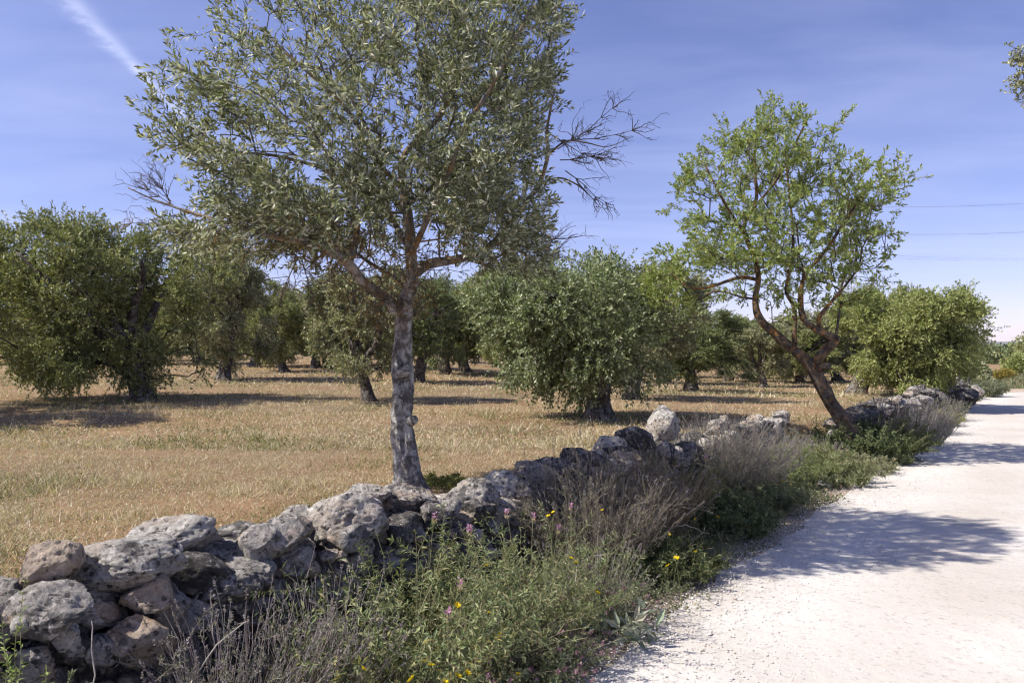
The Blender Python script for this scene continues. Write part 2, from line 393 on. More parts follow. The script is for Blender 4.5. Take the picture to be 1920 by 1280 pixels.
# ------------------------------------------------------------------ terrain
def edge_x(y):                               # left edge of the road
    return 0.67 * y - 2.29
COSR = 0.831
def s_of(x, y): return (edge_x(y) - x) * COSR     # metres to the left of the road edge
def wall_s(y):                               # where the wall runs
    return 1.45 - 0.80 * sstep(11.6, 13.0, y)
def field_z(x, y):
    t = np.minimum(np.maximum(np.asarray(y, float) - 9, 0), 55)
    return 0.45 + 0.021 * t * np.clip((6 - np.asarray(x, float)) / 13, -0.15, 1) + 0.05 * (vnoise(np.asarray(x) * 0.35, np.asarray(y) * 0.35, 3) - 0.5)
def ground_z(x, y):
    x = np.asarray(x, float); y = np.asarray(y, float)
    s = s_of(x, y); ws = wall_s(y)
    verge = 0.12 * sstep(0.05, 1.1, s) + 0.03 * (vnoise(x * 2.2, y * 2.2, 7) - 0.5) * sstep(0.1, 0.6, s)
    gap = sstep(11.3, 11.9, y) * (1 - sstep(12.7, 13.3, y))
    w = 0.22 + 0.5 * gap
    f = sstep(ws - w, ws + w, s)
    z = verge * (1 - f) + field_z(x, y) * f
    right = np.maximum(sstep(-6.9, -8.6, s), sstep(38.2, 43, y) * sstep(0.8, -0.8, s))
    return z + right * (0.42 + 0.3 * sstep(42, 60, y))
def gz(x, y): return float(ground_z(np.array([x]), np.array([y]))[0])
def on_ground(px, py):
    """where the sight line through a pixel meets the ground"""
    d = np.linspace(2.5, 140, 6000); x = (px - CX) / FPX * d; zr = CAMZ + (HY - py) / FPX * d
    hit = np.nonzero(zr <= ground_z(x, d))[0]
    i = hit[0] if len(hit) else len(d) - 1
    return np.array([x[i], d[i], ground_z(x[i:i + 1], d[i:i + 1])[0]])

def build_ground():
    ys = np.concatenate([np.linspace(-60, -4, 12), np.arange(-3, 16, 0.13), 16 + np.cumsum(0.13 * 1.045 ** np.arange(170))])
    ys = ys[ys < 2300]; ys = np.append(ys, 2600)
    a = 0.13 * np.cumsum(1.05 ** np.arange(150)); a = a[a < 2500]
    xs = np.concatenate([-9 - a[::-1], np.arange(-9, 15, 0.14), 15 + a])
    X, Y = np.meshgrid(xs, ys); x = X.ravel(); y = Y.ravel(); z = ground_z(x, y)
    s = s_of(x, y)
    f = sstep(wall_s(y) - 0.1, wall_s(y) + 0.3, s)[:, None]
    n = vnoise(x * 1.3, y * 1.3, 11)[:, None]; n2 = vnoise(x * 0.25, y * 0.25, 12)[:, None]
    field = np.array([0.37, 0.28, 0.19]) * (1 - 0.25 * n) + np.array([0.07, 0.03, 0.0]) * n2
    verge = np.array([0.20, 0.165, 0.125]) + 0.05 * n
    dust = np.array([0.60, 0.53, 0.45])
    k = sstep(0.55, 0.05, s + 0.5 * (n[:, 0] - 0.5))[:, None]
    vg = verge * (1 - k) + dust * k
    c = vg * (1 - f) + field * f
    rt = sstep(-6.5, -7.5, s)[:, None]; rt = np.maximum(rt, (sstep(37.5, 38.5, y) * sstep(0.8, -0.8, s))[:, None])
    c = c * (1 - rt) + np.array([0.22, 0.205, 0.13]) * rt
    ny, nx = X.shape; i = (np.arange(ny - 1)[:, None] * nx + np.arange(nx - 1)[None]).reshape(-1, 1)
    F = i + np.array([[0, 1, nx + 1, nx]])
    o = obj('ground', mesh_np('ground', np.stack([x, y, z], 1), [F], c, True), M_SOIL)
    tag(o, 'dry orchard field and verge with brown soil', None, None, 'structure')
build_ground()

def build_road():
    ys = np.arange(-8, 36.0, 0.09); rows = 26
    V = []
    for y in ys:
        e = edge_x(y)
        wob = 0.16 * (vnoise([y * 1.7], [0.3], 5)[0] - 0.5) + 0.10 * (vnoise([y * 6], [1.3], 6)[0] - 0.5)
        bend = max(0.0, y - 33.0)
        for t in np.linspace(0, 1, rows) ** 1.4:
            x = e - 0.02 + wob * (1 - t) + t * 8.0
            yy = y - t * 8.0 * 0.67 * 0.25
            if bend > 0: x += bend * 1.3 * (1 + 2 * t)
            V.append((x, yy))
    V = np.array(V); x, y = V[:, 0], V[:, 1]; s = s_of(x, y)
    z = np.maximum(0, 0) + 0.010 + 0.035 * sstep(0, -2.5, s) * sstep(-7.5, -4.5, s) + 0.03 * (vnoise(x * 0.8, y * 0.8, 9) - 0.5) * sstep(-0.2, -1.2, s)
    z = np.maximum(z, 0.008) - 0.0 + np.maximum(0, ground_z(x, y))
    z -= 0.12 * sstep(33.5, 37, y) * sstep(21.5, 25, x)
    z = np.where(z < ground_z(x, y) + 0.006, ground_z(x, y) + 0.006, z)
    nr = len(ys); i = (np.arange(nr - 1)[:, None] * rows + np.arange(rows - 1)[None]).reshape(-1, 1)
    F = i + np.array([[0, 1, rows + 1, rows]])
    o = obj('road', mesh_np('road', np.stack([x, y, z], 1), [F], None, True), M_ROAD)
    tag(o, 'white gravel country road bending away to the right', None, None, 'structure')
    return o
ROAD = build_road()

def build_mountain():
    xs = np.linspace(-1900, 2500, 260); rows = 26; V = []
    for j in range(rows):
        t = j / (rows - 1)
        for x in xs:
            h = 25 + 14 * math.exp(-((x - 1250) / 420) ** 2) + 9 * mnoise.noise(Vector((x * 0.0022, 3.3, 0))) + 3.2 * mnoise.noise(Vector((x * 0.011, 1.3, 0)))
            z = h * math.sin(t * math.pi / 2) ** 0.9 + 5 * mnoise.noise(Vector((x * 0.013, t * 5, 8))) * t * (1.2 - t) + 2.4 * mnoise.noise(Vector((x * 0.045, t * 14, 8))) * t * (1.1 - t)
            V.append((x, 1700 + 420 * t + 30 * mnoise.noise(Vector((x * 0.008, t * 3, 2))), z - 1))
    n = len(xs); i = (np.arange(rows - 1)[:, None] * n + np.arange(n - 1)[None]).reshape(-1, 1)
    F = i + np.array([[0, 1, n + 1, n]])
    tag(obj('mountain', mesh_np('mountain', np.array(V), [F], None, True), M_MOUNT), 'distant rocky grey mountain ridge', None, None, 'structure')
build_mountain()

# ------------------------------------------------------------------ dry stone wall
def stone_mesh(seed, sub, angular=0.5, pits=0.0, rough=1.0):
    bm = bmesh.new(); bmesh.ops.create_icosphere(bm, subdivisions=sub, radius=1.0)
    r = random.Random(seed); o = Vector((seed * 3.7, seed * 1.3, seed * 0.7))
    planes = []
    for _ in range(int(4 + 7 * angular)):
        n = Vector((r.gauss(0, 1), r.gauss(0, 1), r.gauss(0, 1))).normalized()
        planes.append((n, r.uniform(0.55, 0.86)))
    for v in bm.verts:
        p = v.co.copy(); d = p.normalized()
        p *= 1 + 0.20 * mnoise.noise(d * 1.1 + o)
        for n, h in planes:
            k = p.dot(n) - h
            if k > 0: p -= n * k * min(0.97, 0.62 + 0.4 * angular)
        f = mnoise.noise(d * 2.6 + o); f2 = mnoise.noise(d * 6 + o); f3 = mnoise.noise(d * 14 + o) if sub > 3 else 0
        p += d * rough * (0.075 * f + 0.055 * f2 + 0.042 * f3)
        if pits:
            w = mnoise.voronoi(d * 3.6 + o)[0][0]
            p -= d * pits * max(0, 0.34 - w) * 0.55
            w = mnoise.voronoi(d * 8 + o)[0][0]
            p -= d * pits * max(0, 0.3 - w) * 0.25
        v.co = p
    lo = [min(v.co[i] for v in bm.verts) for i in range(3)]; hi = [max(v.co[i] for v in bm.verts) for i in range(3)]
    for v in bm.verts:
        for i in range(3): v.co[i] = (v.co[i] - lo[i]) / (hi[i] - lo[i]) * 2 - 1
    me = bpy.data.meshes.new('stone'); bm.to_mesh(me); bm.free()
    me.polygons.foreach_set('use_smooth', np.full(len(me.polygons), True))
    return me
FILL = {}
for mk in ('pale', 'mid', 'dark', 'tan'):
    FILL[mk] = []
    for k in range(5):
        me = stone_mesh(100 + k * 4 + 31 * len(FILL), 4, 0.6 + 0.1 * k, 0.3 * (k % 2)); me.materials.append(M_STONE[mk]); FILL[mk].append(me)

near_wall = empty('dry_stone_wall', (0, 0, 0), 'low dry stone wall of grey lichened limestone running beside the gravel road, nearer length', 'wall')
far_wall = empty('dry_stone_wall', (0, 0, 0), 'dark tumbled dry stone wall under the overhanging olive at the road bend', 'wall')

def wall_depth(px): return 4.04 / (0.67 - (px - CX) / FPX)
HERO = [  # px, py, width, height, depth shift, tilt, tone, angular, pits
    (94, 1063, 118, 98, -.10, 10, 'tan', 0.95, 0.3), (236, 1054, 212, 96, -.14, 6, 'pale', 0.3, 1.0), (325, 1012, 172, 96, .16, 12, 'pale', 0.5, 0.6),
    (363, 1073, 66, 42, -.12, -5, 'dark', 0.3, 0.2), (273, 1114, 108, 66, -.30, 4, 'tan', 0.9, 0.2), (92, 1142, 165, 98, -.26, 0, 'mid', 0.6, 0.4),
    (197, 1146, 48, 50, -.20, 30, 'tan', 0.5, 0), (264, 1202, 132, 112, -.36, -8, 'tan', 0.8, 0.3), (193, 1220, 64, 66, -.30, 0, 'mid', 0.5, 0.2),
    (55, 1250, 108, 84, -.20, 10, 'mid', 0.6, 0.3), (40, 1172, 44, 40, -.28, 0, 'pale', 0.7, 0), (452, 1030, 118, 54, .02, 2, 'dark', 0.7, 0.4),
    (540, 1055, 100, 78, -.22, 8, 'mid', 0.8, 0.3), (568, 1006, 50, 46, -.08, 30, 'dark', 0.5, 0), (646, 974, 164, 106, -.10, 8, 'pale', 0.55, 0.9),
    (455, 1068, 120, 50, -.2, -4, 'mid', 0.5, 0.3), (437, 1098, 112, 64, -.28, 5, 'mid', 0.6, 0.3), (540, 1108, 82, 52, -.2, -6, 'tan', 0.7, 0.2),
    (690, 926, 92, 40, .18, -4, 'pale', 0.5, 0.5), (762, 944, 116, 78, .05, 5, 'mid', 0.7, 0.6), (815, 950, 72, 72, -.12, 35, 'pale', 0.9, 0.2),
    (885, 940, 112, 92, -.06, 0, 'mid', 0.3, 0.6), (952, 922, 124, 78, .05, -14, 'pale', 0.45, 0.8), (1004, 892, 88, 54, .12, -10, 'mid', 0.5, 0.6),
    (1052, 884, 118, 52, .10, -8, 'dark', 0.6, 0.5), (773, 991, 52, 48, -.16, 0, 'mid', 0.4, 0.3), (862, 972, 56, 28, -.15, 12, 'tan', 0.5, 0),
    (848, 988, 34, 24, -.18, 0, 'tan', 0.4, 0), (672, 1034, 100, 48, -.10, 3, 'dark', 0.5, 0.3), (1110, 868, 92, 44, .05, -5, 'dark', 0.5, 0.4),
    (1165, 856, 88, 46, .0, -3, 'dark', 0.5, 0.4), (1190, 824, 86, 50, .05, -5, 'dark', 0.6, 0.3), (1244, 802, 66, 84, .05, -12, 'pale', 0.7, 0.4),
    (1298, 834, 84, 54, .0, 4, 'dark', 0.5, 0.4), (1390, 842, 112, 72, -.05, 6, 'pale', 0.4, 0.5), (1345, 858, 70, 60, -.1, 0, 'mid', 0.5, 0.3),
    (1230, 850, 80, 52, -.1, 0, 'dark', 0.5, 0.3), (1000, 940, 90, 60, -.14, 0, 'dark', 0.5, 0.3), (935, 972, 80, 50, -.16, 0, 'mid', 0.5, 0.3),
    (1075, 925, 90, 55, -.12, 0, 'dark', 0.5, 0.3), (130, 1215, 90, 60, -.22, 8, 'dark', 0.5, 0.3), (345, 1160, 110, 80, -.22, 0, 'mid', 0.6, 0.3),
    (455, 1150, 100, 70, -.22, 0, 'dark', 0.6, 0.3), (335, 1240, 110, 80, -.28, 0, 'mid', 0.6, 0.3), (140, 1105, 120, 50, .05, 0, 'dark', 0.6, 0.3), (10, 1110, 90, 60, .05, 0, 'mid', 0.6, .3)]
def put_stone(me, parent, c, half, rot):
    o = bpy.data.objects.new('stone', me); COL.objects.link(o); o.parent = parent
    o.location = c; o.scale = half; o.rotation_euler = rot
    return o
R = random.Random(5)
WALL_ANG = math.atan2(1, 0.67)
for k, (px, py, w, h, ds, tilt, mk, ang, pit) in enumerate(HERO):
    d = wall_depth(px) + ds
    big = w > 80
    me = stone_mesh(500 + k, 5 if big and d < 6.5 else 4, ang, pit); me.materials.append(M_STONE[mk])
    c = P(px, py, d); hw = w / FPX * d / 2; hh = h / FPX * d / 2
    put_stone(me, near_wall, c, (hw, min(0.26, max(hw * 0.8, hh)), hh), (R.uniform(-.1, .1), -math.radians(tilt), R.uniform(-.15, .25)))
def fill_wall(parent, y0, y1, step, zlo, ztop, half_t, tones, seed, back=True):
    r = random.Random(seed); y = y0
    while y < y1:
        ws = float(wall_s(np.array([y]))[()]) if np.ndim(wall_s(np.array([y]))) == 0 else float(wall_s(np.array([y]))[0])
        zt = ztop(y)
        for side in ((1, -1) if back else (1,)):
            z = gz(edge_x(y) - (ws - side * (half_t + .25)) / COSR, y) - 0.03
            if side == -1: z = max(z, zt - 0.42)
            while z < zt - 0.05:
                hh = r.uniform(0.055, 0.115); hw = r.uniform(0.10, 0.19)
                off = ws - side * (half_t - 0.13 + r.uniform(-.05, .05)); yy = y + r.uniform(-.1, .1)
                x = edge_x(yy) - off / COSR
                mk = r.choices(('pale', 'mid', 'dark', 'tan'), tones)[0]
                put_stone(r.choice(FILL[mk]), parent, (x, yy, z + hh), (hw, hw * r.uniform(.7, 1.05), hh * 1.12), (r.uniform(-.25, .25), r.uniform(-.25, .25), WALL_ANG + r.uniform(-.5, .5)))
                z += hh * r.uniform(1.5, 1.9)
        # a top stone in the middle
        hh = r.uniform(.05, .10)
        x = edge_x(y) - (ws + r.uniform(-.1, .12)) / COSR
        put_stone(r.choice(FILL[r.choices(('pale', 'mid', 'dark', 'tan'), tones)[0]]), parent, (x, y, zt - hh * 0.7), (r.uniform(.12, .22), r.uniform(.12, .2), hh), (r.uniform(-.2, .2), r.uniform(-.2, .2), r.uniform(0, 3)))
        y += step * r.uniform(.8, 1.2)
def chinks(parent, y0, y1, n, seed):
    r = random.Random(seed)
    for k in range(n):
        y = y0 + (y1 - y0) * r.random() ** 1.5; ws = float(wall_s(np.array([y]))[0]); a = r.uniform(.03, .06)
        z = r.uniform(.16, .56); x = edge_x(y) - (ws - r.uniform(.17, .29)) / COSR
        put_stone(r.choice(FILL[r.choice(('pale', 'mid', 'tan', 'tan'))]), parent, (x, y, z), (a * r.uniform(.9, 1.6), a, a * r.uniform(.6, 1)), (r.uniform(-.5, .5), r.uniform(-.5, .5), r.uniform(0, 3)))
def near_top(y): return 0.60 + 0.05 * math.sin(y * 1.9) + 0.03 * math.sin(y * 5.1)
def far_top(y): return 0.62 + 0.13 * math.sin(y * 1.3 + 1) + 0.06 * math.sin(y * 3.7)
fill_wall(near_wall, 2.0, 11.7, 0.21, 0, near_top, 0.27, (2, 4, 5, 2), 21)
fill_wall(far_wall, 13.0, 29.5, 0.38, 0, far_top, 0.26, (0, 2, 9, 0), 22)
chinks(near_wall, 2.6, 6.5, 90, 44)
def core(parent, y0, y1, top, seed):  # dark infill sheet inside the wall, added to stop light leaking between stones
    ys = np.arange(y0, y1, 0.12); g = []
    prof = [(-.24, 0), (-.22, .7), (-.1, .93), (.1, .95), (.22, .75), (.24, 0)]
    for y in ys:
        ws = float(wall_s(np.array([y]))[0])
        for (a, b) in prof:
            x = edge_x(y) - (ws + a) / COSR + 0.03 * math.sin(y * 23 + a * 40)
            zb = -0.1
            g.append((x, y, zb + (top(y) - 0.06 - zb) * b + 0.02 * math.sin(y * 31 + a * 17)))
    k = len(prof); i = (np.arange(len(ys) - 1)[:, None] * k + np.arange(k - 1)[None]).reshape(-1, 1)
    me = mesh_np('rubble_light_block', np.array(g), [i + np.array([[0, 1, k + 1, k]])], None, True)
    obj('rubble_light_block', me, M_STONE['dark'], parent)
core(near_wall, 1.9, 11.7, near_top, 1); core(far_wall, 13.0, 29.0, far_top, 2)
# larger, individually read stones of the farther wall and the loose stones of the gap
for k, (px, py, w, h, d, mk) in enumerate([(1615, 780, 72, 36, 12.9, 'dark'), (1560, 796, 34, 26, 12.6, 'mid'), (1562, 812, 26, 18, 12.3, 'pale'), (1692, 757, 76, 26, 15.6, 'mid'),
        (1728, 753, 50, 26, 17.8, 'mid'), (1762, 750, 54, 32, 20.5, 'dark'), (1806, 742, 56, 34, 25.5, 'dark'), (1830, 734, 34, 28, 28.5, 'mid'), (1655, 770, 50, 30, 14.2, 'mid'), (1785, 746, 40, 28, 23.0, 'dark')]):
    me = stone_mesh(700 + k, 4, 0.6, 0.3); me.materials.append(M_STONE[mk])
    put_stone(me, far_wall, P(px, py, d), (w / FPX * d / 2, w / FPX * d / 2.4, h / FPX * d / 2), (0.1, 0.1 * (k % 3 - 1), 0.3 * k))
LOOSE = [(1546, 906, 30, 16, 'pale', 'flat pale stone lying in the weeds beside the road edge'), (1566, 888, 34, 14, 'mid', 'grey flat stone half sunk in verge weeds'),
         (1770, 777, 24, 20, 'tan', 'pinkish stone at the foot of the far wall')]
for k, (px, py, w, h, mk, lab) in enumerate(LOOSE):
    q = on_ground(px, py + h / 2); d = q[1]
    me = stone_mesh(760 + k, 3, 0.7); me.materials.append(M_STONE[mk])
    o = put_stone(me, None, (q[0], q[1], q[2] + h / FPX * d * 0.35), (w / FPX * d / 2, w / FPX * d / 2.2, h / FPX * d / 2), (0.05, 0.1, k))
    o.name = 'loose_stone'; tag(o, lab, 'stone', 'loose stones on the verge')

# ------------------------------------------------------------------ trees
class Skel:
    def __init__(s, cap=16000):
        s.p = np.zeros((cap, 3)); s.par = np.full(cap, -1, int); s.path = np.zeros(cap); s.r = np.zeros(cap); s.fixed = np.zeros(cap, bool); s.n = 0
    def add(s, p, par, r=0.0, fixed=False):
        i = s.n; s.p[i] = p; s.par[i] = par; s.r[i] = r; s.fixed[i] = fixed
        s.path[i] = 0 if par < 0 else s.path[par] + np.linalg.norm(s.p[i] - s.p[par]); s.n += 1; return i
    def chain(s, q, par):
        for row in q: par = s.add(row[:3], par, row[3], True)
        return par
    def nearest(s, t): return int(np.argmin(np.sum((s.p[:s.n] - t) ** 2, 1)))
    def grow(s, targets, r, bf=0.28, bow=0.12, step=0.22, lo=0):
        root = s.p[0]; ends = []
        for t in targets[np.argsort(np.linalg.norm(targets - root, axis=1))]:
            d = np.linalg.norm(s.p[lo:s.n] - t, axis=1)
            i = lo + int(np.argmin(d + bf * s.path[lo:s.n])); a = s.p[i].copy(); L = np.linalg.norm(t - a)
            k = max(2, min(7, int(L / step))); c = a + (t - a) * 0.5 + np.array([0, 0, bow * L]) + r.normal(0, 0.09 * L, 3)
            par = i
            for j in range(1, k + 1):
                u = j / k; q = a * (1 - u) ** 2 + 2 * c * u * (1 - u) + t * u * u
                if j < k: q = q + r.normal(0, 0.02 * L, 3)
                par = s.add(q, par)
            ends.append(par)
        return np.array(ends)
    def radii(s, tip=0.0026, ex=2.25, cap=0.05):
        acc = np.zeros(s.n)
        for i in range(s.n - 1, -1, -1):
            if not s.fixed[i]:
                acc[i] = max(acc[i], tip ** ex); s.r[i] = min(cap, acc[i] ** (1 / ex))
            if s.par[i] >= 0 and not s.fixed[s.par[i]]: acc[s.par[i]] += acc[i]
    def twigs(s, g, col, sides=4, thin=0.0):
        i = np.nonzero(~s.fixed[:s.n])[0]; i = i[s.par[i] >= 0]; j = s.par[i]
        ra = np.where(s.fixed[j], np.minimum(s.r[i] * 1.15, s.r[j]), s.r[j]); keep = s.r[i] > thin
        i, j, ra = i[keep], j[keep], ra[keep]
        cc = col(s.p[i]) if callable(col) else col
        frusta(g, s.p[j], s.p[i], ra, s.r[i], cc, sides)

def spray_leaves(g, gt, r, base, d, Ls, pairs, leafL, leafW, cols, w, twig_col, spread=0.9, droop=0.25, fold=0.25, twig_r=0.002, jit=0.2):
    """leafy shoots: a thin twig with pairs of leaves"""
    n = len(base); d = norm(d); s = perp(d); ph = r.uniform(0, 2 * np.pi, n)
    sag = np.array([0, 0, -1.0])
    frusta(gt, base, base + d * (Ls * 0.95)[:, None] + sag * (droop * Ls * 0.5)[:, None], np.full(n, twig_r), np.full(n, twig_r * 0.4), twig_col, 3)
    t2 = np.cross(d, s)
    for k in range(pairs):
        t = (k + 0.6) / pairs
        pos = base + d * (Ls * t)[:, None] + sag * (droop * Ls * 0.5 * t * t)[:, None]
        for sd in (0, 1):
            a = ph + k * 1.75 + sd * np.pi + r.normal(0, 0.35, n)
            o = np.cos(a)[:, None] * s + np.sin(a)[:, None] * t2
            ld = norm(d * (1.0 - 0.35 * (1 - t)) + o * spread + r.normal(0, 0.22, (n, 3)) + sag * 0.1)
            nr = norm(np.cross(ld, np.cross(d, ld)) + r.normal(0, 0.35, (n, 3)))
            l = leafL * r.uniform(0.65, 1.15, n)
            keep = r.random(n) < 0.93
            leaves(g, pos[keep], ld[keep], nr[keep], l[keep], (leafW * r.uniform(0.8, 1.2, n))[keep], palette(r, n, cols, jit, w)[keep], fold, r.uniform(-0.05, 0.12))
    # terminal leaf pair
    leaves(g, base + d * Ls[:, None] * 0.95 + sag * (droop * Ls * 0.5)[:, None], d + r.normal(0, 0.2, (n, 3)), s, leafL * 0.8 * np.ones(n), leafW * np.ones(n), palette(r, n, cols, jit, w), fold)

OLIVE_COLS = [(0.15, 0.17, 0.085), (0.22, 0.24, 0.13), (0.35, 0.365, 0.235), (0.56, 0.57, 0.44), (0.09, 0.108, 0.05)]
OLIVE_W = [3, 4, 3.4, 3.0, 2]
TW_GREY = (0.0, 0.3, 0)

def blob_points(r, blobs, d0, depth, density, centre, inset=0):
    """points through a crown drawn as blobs: pixel x, y, radius"""
    out = []
    for (bx, by, br) in blobs:
        q = math.hypot((bx - centre[0]) / centre[2], (by - centre[1]) / centre[3]); env = depth * math.sqrt(max(0.12, 1 - 0.85 * q * q))
        n = max(2, int(density * r.uniform(.5, 1.55) * (1.25 if by > centre[1] + 40 else 1.0) * (br / 60.0) ** 2)); br = max(12, br - inset)
        for _ in range(n):
            while True:
                v = r.uniform(-1, 1, 3)
                if v @ v < 1: break
            dd = d0 + r.uniform(-1, 1) * env + v[1] * br / FPX * d0 * 0.5
            out.append(P(bx + v[0] * br, by - v[2] * br, d0) + np.array([0, dd - d0, 0]))
    return np.array(out)

# ---- the olive in front
def build_main_olive():
    r = rg(11); D = 6.4
    base = P(768, 905, D); base[2] = gz(base[0], base[1])
    root = empty('olive_tree', base, 'tall olive tree with pale cracked trunk standing right behind the near stone wall', 'olive tree')
    def lim(pts): return [(*(P(px, py, D) + np.array([0, dy, 0])), rr / FPX * D * (.76 if py > 590 else .68)) for px, py, rr, dy in pts]
    def tone(C):
        C = np.asarray(C); z = C[:, 2]
        o = np.clip(sstep(1.5, 2.3, z), 0, 1) * 0.55; g = 0.95 * (1 - sstep(1.6, 2.8, z)) + 0.3
        return np.stack([o, g, 0 * z], 1)
    gt = Geo(); sk = Skel(60000)
    tr = lim([(774, 948, 56, 0), (768, 912, 40, 0), (760, 855, 29, 0), (752, 790, 25, 0), (756, 735, 24, 0), (753, 670, 22.5, .02), (756, 610, 21, .03), (760, 565, 20, .03), (772, 520, 17, 0), (772, 470, 14, -.05), (768, 420, 12.5, -.05), (758, 360, 11, 0), (752, 300, 9.5, .05), (780, 255, 8, .1), (818, 212, 7, .15), (850, 160, 5.5, .1), (880, 90, 4, .05), (900, 10, 3, 0)])
    q = limb(gt, tr, 48, tone, 0.23, 3, 12, freq=2.4, fine=.8, cleft=[(.15, -.99, 1.02, .22, .45, .05), (-.5, -.87, .72, .14, .3, .04), (.6, -.8, 1.5, .16, .3, .05), (-.2, -.98, .5, .1, .28, .05)])
    top = sk.chain(q, -1)
    for sd, pts in enumerate([
        [(752, 585, 15, .0), (722, 556, 14, -.1), (694, 536, 13.5, -.2), (668, 502, 13, -.3), (640, 483, 11.5, -.35), (590, 466, 9.5, -.4), (540, 458, 7.5, -.45), (480, 440, 5.5, -.5), (410, 420, 4, -.45), (340, 396, 2.5, -.4), (285, 372, 1.4, -.4)],
        [(775, 515, 14, 0), (800, 492, 13.5, .15), (836, 482, 12.5, .25), (880, 470, 11, .3), (921, 446, 9.5, .35), (968, 392, 7.5, .3), (1011, 337, 6.5, .2), (1028, 285, 5.5, .1), (1026, 240, 4, .05), (1040, 170, 3, 0)],
        [(668, 502, 9, -.3), (672, 455, 8, -.1), (662, 400, 7, .1), (640, 345, 6.5, .25), (600, 305, 6, .3), (568, 292, 5.5, .3), (500, 280, 4.5, .2), (424, 275, 3.5, .1), (360, 240, 2.2, 0)],
        [(772, 470, 9, 0), (740, 425, 8, .3), (705, 360, 7, .55), (690, 280, 6, .7), (660, 200, 5, .7), (620, 120, 3.6, .6), (590, 60, 2.4, .5)],
        [(921, 446, 6, .35), (960, 445, 5, .55), (1000, 470, 4, .6), (1030, 495, 2.5, .6)],
        [(772, 480, 9, -.05), (810, 430, 8, -.4), (850, 370, 7, -.65), (880, 300, 5.5, -.8), (930, 220, 4.2, -.8), (970, 130, 3, -.7), (1000, 60, 2, -.6)],
        [(758, 360, 6, 0), (720, 320, 5.5, -.4), (680, 250, 4.5, -.7), (600, 180, 3.5, -.8), (540, 120, 2.4, -.7)],
        [(1028, 285, 3.6, .1), (1062, 262, 2.8, .05), (1100, 268, 2.0, 0), (1140, 275, 1.3, 0), (1190, 252, 0.7, .05)],
        [(1011, 337, 3.6, .2), (1050, 318, 3.0, .3), (1085, 330, 2.4, .3), (1112, 352, 1.7, .3), (1135, 378, .9, .3)]]):
        qq = limb(gt, lim(pts), 10 if sd < 7 else 6, tone, 0.14, 20 + sd, 5, freq=4)
        sk.chain(qq, sk.nearest(qq[0, :3]))
    # stubs and knots on the bole
    for (px, py, qx, qy, rr) in [(742, 585, 728, 560, 13), (770, 790, 782, 782, 13), (752, 700, 768, 690, 18)]:
        limb(gt, lim([(px, py, rr, -.03), ((px + qx) / 2, (py + qy) / 2, rr * .95, -.08), (qx, qy, rr * .7, -.1)]), 12, tone, 0.2, px, 4)
    blobs = [(335, 185, 40), (395, 190, 60), (345, 245, 55), (425, 255, 68), (375, 300, 58), (480, 230, 75), (330, 430, 36), (390, 440, 52), (450, 405, 62), (500, 450, 55), (425, 465, 40), (560, 435, 55), (520, 355, 66), (600, 380, 66), (470, 330, 58), (440, 150, 45),
        (500, 130, 66), (560, 80, 66), (560, 180, 76), (515, 25, 42), (620, 40, 66), (640, 120, 76), (640, 220, 76), (700, 60, 76), (720, 150, 76), (700, 260, 68),
        (800, 50, 86), (800, 140, 86), (880, 60, 86), (880, 150, 86), (960, 50, 78), (960, 140, 78), (1040, 30, 52), (1035, 110, 56), (1050, 165, 42), (760, -40, 76), (880, -40, 86), (980, -50, 76), (640, -40, 66), (1085, 10, 26), (1060, 60, 40), (820, -110, 70), (930, -110, 60), (720, -100, 60),
        (700, 340, 70), (790, 280, 76), (860, 240, 76), (940, 230, 76), (1000, 215, 58), (860, 330, 76), (800, 370, 66), (930, 320, 76), (1000, 300, 52), (655, 420, 54), (720, 425, 50), (740, 478, 36), (840, 410, 56), (900, 390, 66), (960, 400, 66), (1010, 375, 48),
        (960, 465, 54), (1010, 445, 44), (1025, 490, 34), (920, 490, 38), (1035, 410, 34), (990, 500, 34),
        (600, 425, 60), (660, 350, 62), (720, 385, 60), (555, 395, 60), (495, 420, 58), (430, 380, 55), (820, 335, 60), (880, 440, 46), (340, 450, 40), (655, 465, 36), (715, 505, 26), (605, 455, 36), (560, 478, 24), (620, 300, 50), (560, 270, 60), (610, 250, 40)]
    blobs = [(690 + (bx - 690) * .94, by, br) for bx, by, br in blobs]
    T = blob_points(r, blobs, D, 1.2, 19, (690, 240, 430, 350), 34)
    keep = np.ones(len(T), bool); T = T[keep]
    ends = sk.grow(T, r, 0.24, 0.08, 0.16)
    sk.radii(0.0024, 2.3, 0.03)
    def twcol(C):
        o = np.clip(sstep(2.9, 2.2, C[:, 2]) * 0.9 + 0.12, 0, 1); return np.stack([o * (r.random(len(C)) < 0.8), 0.25 + 0 * o, 0 * o], 1)
    sk.twigs(gt, twcol, 4)
    g = Geo(); gtw = gt
    E = sk.p[ends]; out = norm(E - sk.p[np.maximum(sk.par[ends], 0)])
    cen = np.array([-1.1, 6.4, 3.2])
    for rep in range(3):
        m = r.random(len(E)) < (1.0, 0.95, 0.8)[rep]; e = E[m]
        dd = norm(out[m] * 0.7 + norm(e - cen) * 0.5 + np.array([0, 0, 0.28]) + r.normal(0, 0.5, e.shape))
        spray_leaves(g, gtw, r, e + r.normal(0, 0.04, e.shape) * (rep > 0), dd, r.uniform(0.10, 0.22, len(e)), 7, 0.062, 0.0080, OLIVE_COLS, OLIVE_W, (0.1, 0.3, 0), 0.75, 0.18, 0.2, 0.0016)
    # pale flower buds at the sunny shoot tips
    top_e = E[(E[:, 2] > 3.0) & (r.random(len(E)) < 0.55)]
    b = np.repeat(top_e, 10, axis=0) + r.normal(0, 0.05, (len(top_e) * 10, 3))
